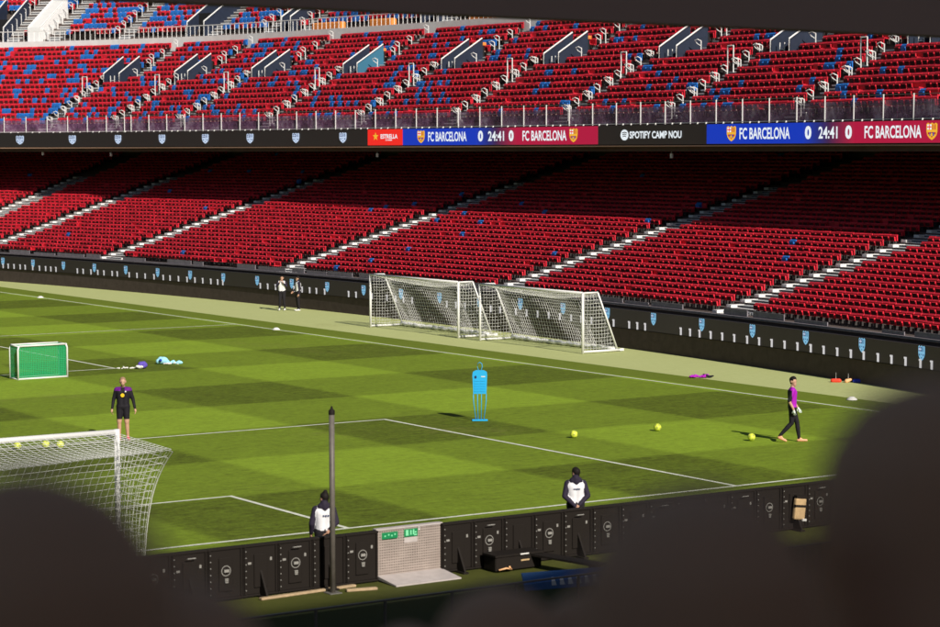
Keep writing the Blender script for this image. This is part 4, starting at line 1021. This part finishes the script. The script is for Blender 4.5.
# perforated steel panel with green lit signs and a floor plate
pn = empty('perforated_gate', (7.30, BY - .02, 0)); tag(pn, 'perforated metal gate panel with green lit signs and a floor plate, among the black boards', 'gate')
segs = []; PW = .735
mb = MB()
for q in range(29): xx = -PW + 2 * PW * q / 28; mb.box(xx - .0155, xx + .0155, -.012, .0, .10, .97, 'perforated')
for q in range(18): zz = .10 + .86 * q / 17; mb.box(-PW, PW, -.015, -.003, zz - .0155, zz + .0155, 'perforated')
o = mb.obj('perforated_sheet', pn); o['kind'] = 'stuff'
mb = MB(); mb.box(-PW, PW, .02, .10, .06, .97, 'dark_plastic'); mb.obj('backing', pn)
mb = MB(); mb.box(-PW - .02, PW + .02, -.03, .10, .97, 1.0, 'ramp_plate'); mb.box(-PW - .02, -PW, -.03, .10, .06, .97, 'steel'); mb.box(PW, PW + .02, -.03, .10, .06, .97, 'steel'); mb.obj('frame', pn)
mb = MB(); mb.hexa([(-PW, -.72, .0), (PW, -.72, .0), (PW, -.02, .04), (-PW, -.02, .04), (-PW, -.72, .025), (PW, -.72, .025), (PW, -.02, .10), (-PW, -.02, .10)], 'ramp_plate'); mb.obj('floor_plate', pn)
mb = MB(); mb.box(-.62, -.28, -.05, -.016, .80, .92, 'sign_green'); o = mb.obj('green_sign', pn)
mb = MB()
for q, xx in enumerate((-.58, -.50, -.43, -.36)): mb.box(xx, xx + .03, -.053, -.05, .84 + .02 * (q % 2), .87 + .02 * (q % 2), 'sign_mint')
mb.obj('sign_pictogram', pn)
mb = MB(); mb.box(-.12, .17, -.05, -.016, .80, .94, 'sign_green'); mb.obj('green_sign', pn)
mb = MB(); mb.box(-.10, -.04, -.053, -.05, .82, .93, 'sign_mint'); mb.box(0.0, .03, -.053, -.05, .83, .92, 'sign_mint'); mb.box(.06, .09, -.053, -.05, .83, .93, 'sign_mint'); mb.box(.10, .14, -.053, -.05, .86, .89, 'sign_mint'); mb.box(.09, .15, -.053, -.05, .81, .84, 'sign_mint'); mb.obj('sign_pictogram', pn)
mb = MB(); mb.box(-.12, .18, -.022, -.016, .68, .785, 'ramp_plate'); mb.obj('paper_notice', pn)
for zz in (.90, .95): MB().box(.20, .23, -.03, -.016, zz, zz + .03, 'paper').obj('sticker', pn)
# tall post
po = empty('tall_post', (5.29, -6.01, 0)); tag(po, 'tall thin grey metal post standing behind the goal-line boards', 'post')
MB().tube([(0, 0, .01), (0, 0, 3.36)], .052, 'pole_paint', 14).obj('shaft', po, True)
MB().lathe([(0, 3.5), (.018, 3.49), (.022, 3.46), (.03, 3.44), (.058, 3.42), (.058, 3.34)], 'dark_plastic', 14).obj('cap', po, True)
MB().box(-.13, .13, -.13, .13, .0, .014, 'steel').obj('base_plate', po)
o = MB().box(-1.05, 1.05, -.05, .05, 0, .045, 'wood').obj('plank', None, False, (4.9, -5.78, .0), R_(4)); bevelled(o.data, .008, 1); tag(o, 'long pale wooden plank lying at the foot of the boards', 'plank')
o = MB().box(-.3, .3, -.05, .05, 0, .05, 'wood').obj('plank', None, False, (5.85, -6.12, .0), R_(-14)); bevelled(o.data, .008, 1); tag(o, 'short wooden offcut beside the tall post', 'plank')
# bag hung on the boards
g = empty('hanging_bag', (17.08, BY - .20, .24)); g.rotation_euler = (0, R_(7), 0); tag(g, 'tan satchel with dark straps hung on the black boards', 'bag')
mb = MB(); mb.box(-.15, .15, -.08, .02, 0, .46, 'cardboard'); o = mb.obj('pouch', g); bevelled(o.data, .03, 2)
mb = MB(); mb.box(-.155, .155, -.088, -.02, .27, .32, 'dark_plastic'); mb.obj('strap', g); mb = MB(); mb.box(-.14, .14, -.075, .02, .46, .52, 'dark_plastic'); mb.obj('flap', g); mb = MB(); mb.box(.05, .16, -.12, -.08, -.02, .03, 'paper'); mb.obj('tag', g)
# equipment case against the boards
g = empty('equipment_case', (9.45, BY - .42, 0)); tag(g, 'low black equipment case with pale labels against the boards', 'case')
o = MB().box(-.55, .55, -.22, .2, .02, .30, 'dark_plastic').obj('case_body', g); bevelled(o.data, .02, 1); MB().box(-.57, .57, -.24, .22, .30, .34, 'dark_plastic').obj('lid', g)
MB().box(.02, .22, -.25, -.242, .31, .335, 'paper').obj('lid_label', g); MB().box(.05, .25, -.226, -.2205, .18, .21, 'cardboard').obj('side_label', g)
MB().tube([(-.5, -.26, .06), (-.35, -.30, .09), (-.2, -.27, .05), (-.28, -.3, .12)], .018, 'cone_orange', 6).obj('cable', g, True)
# bench and blue board
g = empty('bench', (10.05, -6.75, 0), R_(-78)); tag(g, 'flat black bench standing on the turf behind the boards', 'bench')
MB().box(-.95, .95, -.17, .17, .25, .29, 'dark_plastic').obj('seat', g)
for q in (-.8, .8): MB().box(q - .03, q + .03, -.14, .14, 0, .25, 'dark_plastic').obj('leg', g)
g = empty('blue_banner_board', (9.35, -8.05, 0), R_(-12)); tag(g, 'low blue banner board with white marks behind the bench', 'banner')
MB().hexa([(-1.0, -.02, 0), (1.0, -.02, 0), (1.0, .02, 0), (-1.0, .02, 0), (-1.0, .16, .30), (1.0, .16, .30), (1.0, .2, .30), (-1.0, .2, .30)], 'banner_blue').obj('panel', g)
for q in range(6): MB().hexa([(x0, -.028 + .6 * z0, z0) for x0, z0 in ((-.45 + q * .17, .06), (-.35 + q * .17, .06))] + [(x0, -.022 + .6 * z0, z0) for x0, z0 in ((-.35 + q * .17, .06), (-.45 + q * .17, .06))] + [(x0, -.028 + .6 * z0, z0) for x0, z0 in ((-.45 + q * .17 + .03, .2), (-.37 + q * .17, .2))] + [(x0, -.022 + .6 * z0, z0) for x0, z0 in ((-.37 + q * .17, .2), (-.45 + q * .17 + .03, .2))], 'paper').obj('white_mark', g)
# glass barrier in front of the near stand
g = empty('glass_barrier', (0, -9.75, 0)); tag(g, 'low glass barrier with thin dark posts in front of the near stand', 'barrier')
for q in range(-8, 22):
    xx = q * 1.35 + .1
    MB().box(xx - .02, xx + .02, -.02, .02, 0, .60, 'pole_paint').obj('post', g)
    MB().box(xx + .03, xx + 1.32, -.006, .006, .04, .57, 'barrier_glass').obj('pane', g)
MB().box(-11, 30, -.025, .025, .60, .63, 'pole_paint').obj('top_rail', g)

# ------------------------------------------------------------------ near stand around the camera
near = empty('near_stand'); tag(near, 'dark terrace and overhang of the near stand where the spectators stand', 'grandstand')
mb = MB(); FZ = 6.64
for k in range(-41, 25):
    y1 = CAM.y + .4 + .8 * (k); z = FZ - .22 * k
    mb.box(-60, 45, y1 - .8, y1, z - .9, z, 'near_dark')
mb.obj('terrace_steps', near)
MB().box(-60, 45, CAM.y + .4 + .8 * 24 + .002, CAM.y + .4 + .8 * 24 + .3, 0, 1.36 + .9, 'near_dark').obj('front_wall', near)
mb = MB(); mb.hexa([(-60, -28.3, 9.5), (60, -19.3, 9.5), (60, -18.95, 9.5), (-60, -27.95, 9.5), (-60, -28.3, 9.98), (60, -19.3, 9.98), (60, -18.95, 9.98), (-60, -27.95, 9.98)], 'near_dark')
mb.obj('overhead_beam', near)
MB().box(-90, 90, -77, -75, 0, 44.4, 'near_dark').obj('sun_block_wall', near)  # unseen wall, added this tall to keep sun off spectators and beam
def spectator(label, px, row, top_y, hairy, f=1.0):
    yaw = .585647 + math.atan((px - 470) / 2255.89); dy = .8 * row; d = dy / math.cos(yaw); fz = FZ - .22 * row
    topz = CAM.z - (top_y - 148.5) / 2255.89 * d; H = (topz - fz) / 1.835 * 1.80
    person('person', label, (CAM.x + d * math.sin(yaw), CAM.y + dy, fz), R_(-30), H, col=dict(torso='spectator_cloth', sleeve='spectator_cloth', fore='spectator_cloth', hand='spectator_skin', thigh='spectator_cloth', calf='spectator_cloth', foot='spectator_cloth', skin='spectator_skin', neck='spectator_skin'), hair='spectator_hair', hairy=hairy, vox=.022, group=None)
spectator('dark silhouetted spectator, back of head, in front of the goal end with the net', 20, 2, 452, 'big')
spectator('dark silhouetted spectator, back of head, below the boards left of the plank', 172, 3, 574, 'big')
spectator('dark silhouetted spectator with large blurred head in front of the bench end', 702, 2, 480, 'big')
spectator('dark silhouetted spectator standing tallest, blurred head below the goalkeeper', 940, 2, 366, 'big')
spectator('dark silhouetted spectator, small blurred head below the equipment case', 497, 4, 586, 'big')
spectator('dark silhouetted spectator whose crown just shows below the perforated gate', 405, 5, 614, 'short')
spectator('dark silhouetted spectator, head low between two larger blurred heads', 815, 3, 560, 'big')
spectator('dark silhouetted spectator, head below the blue banner board', 592, 4, 592, 'big')
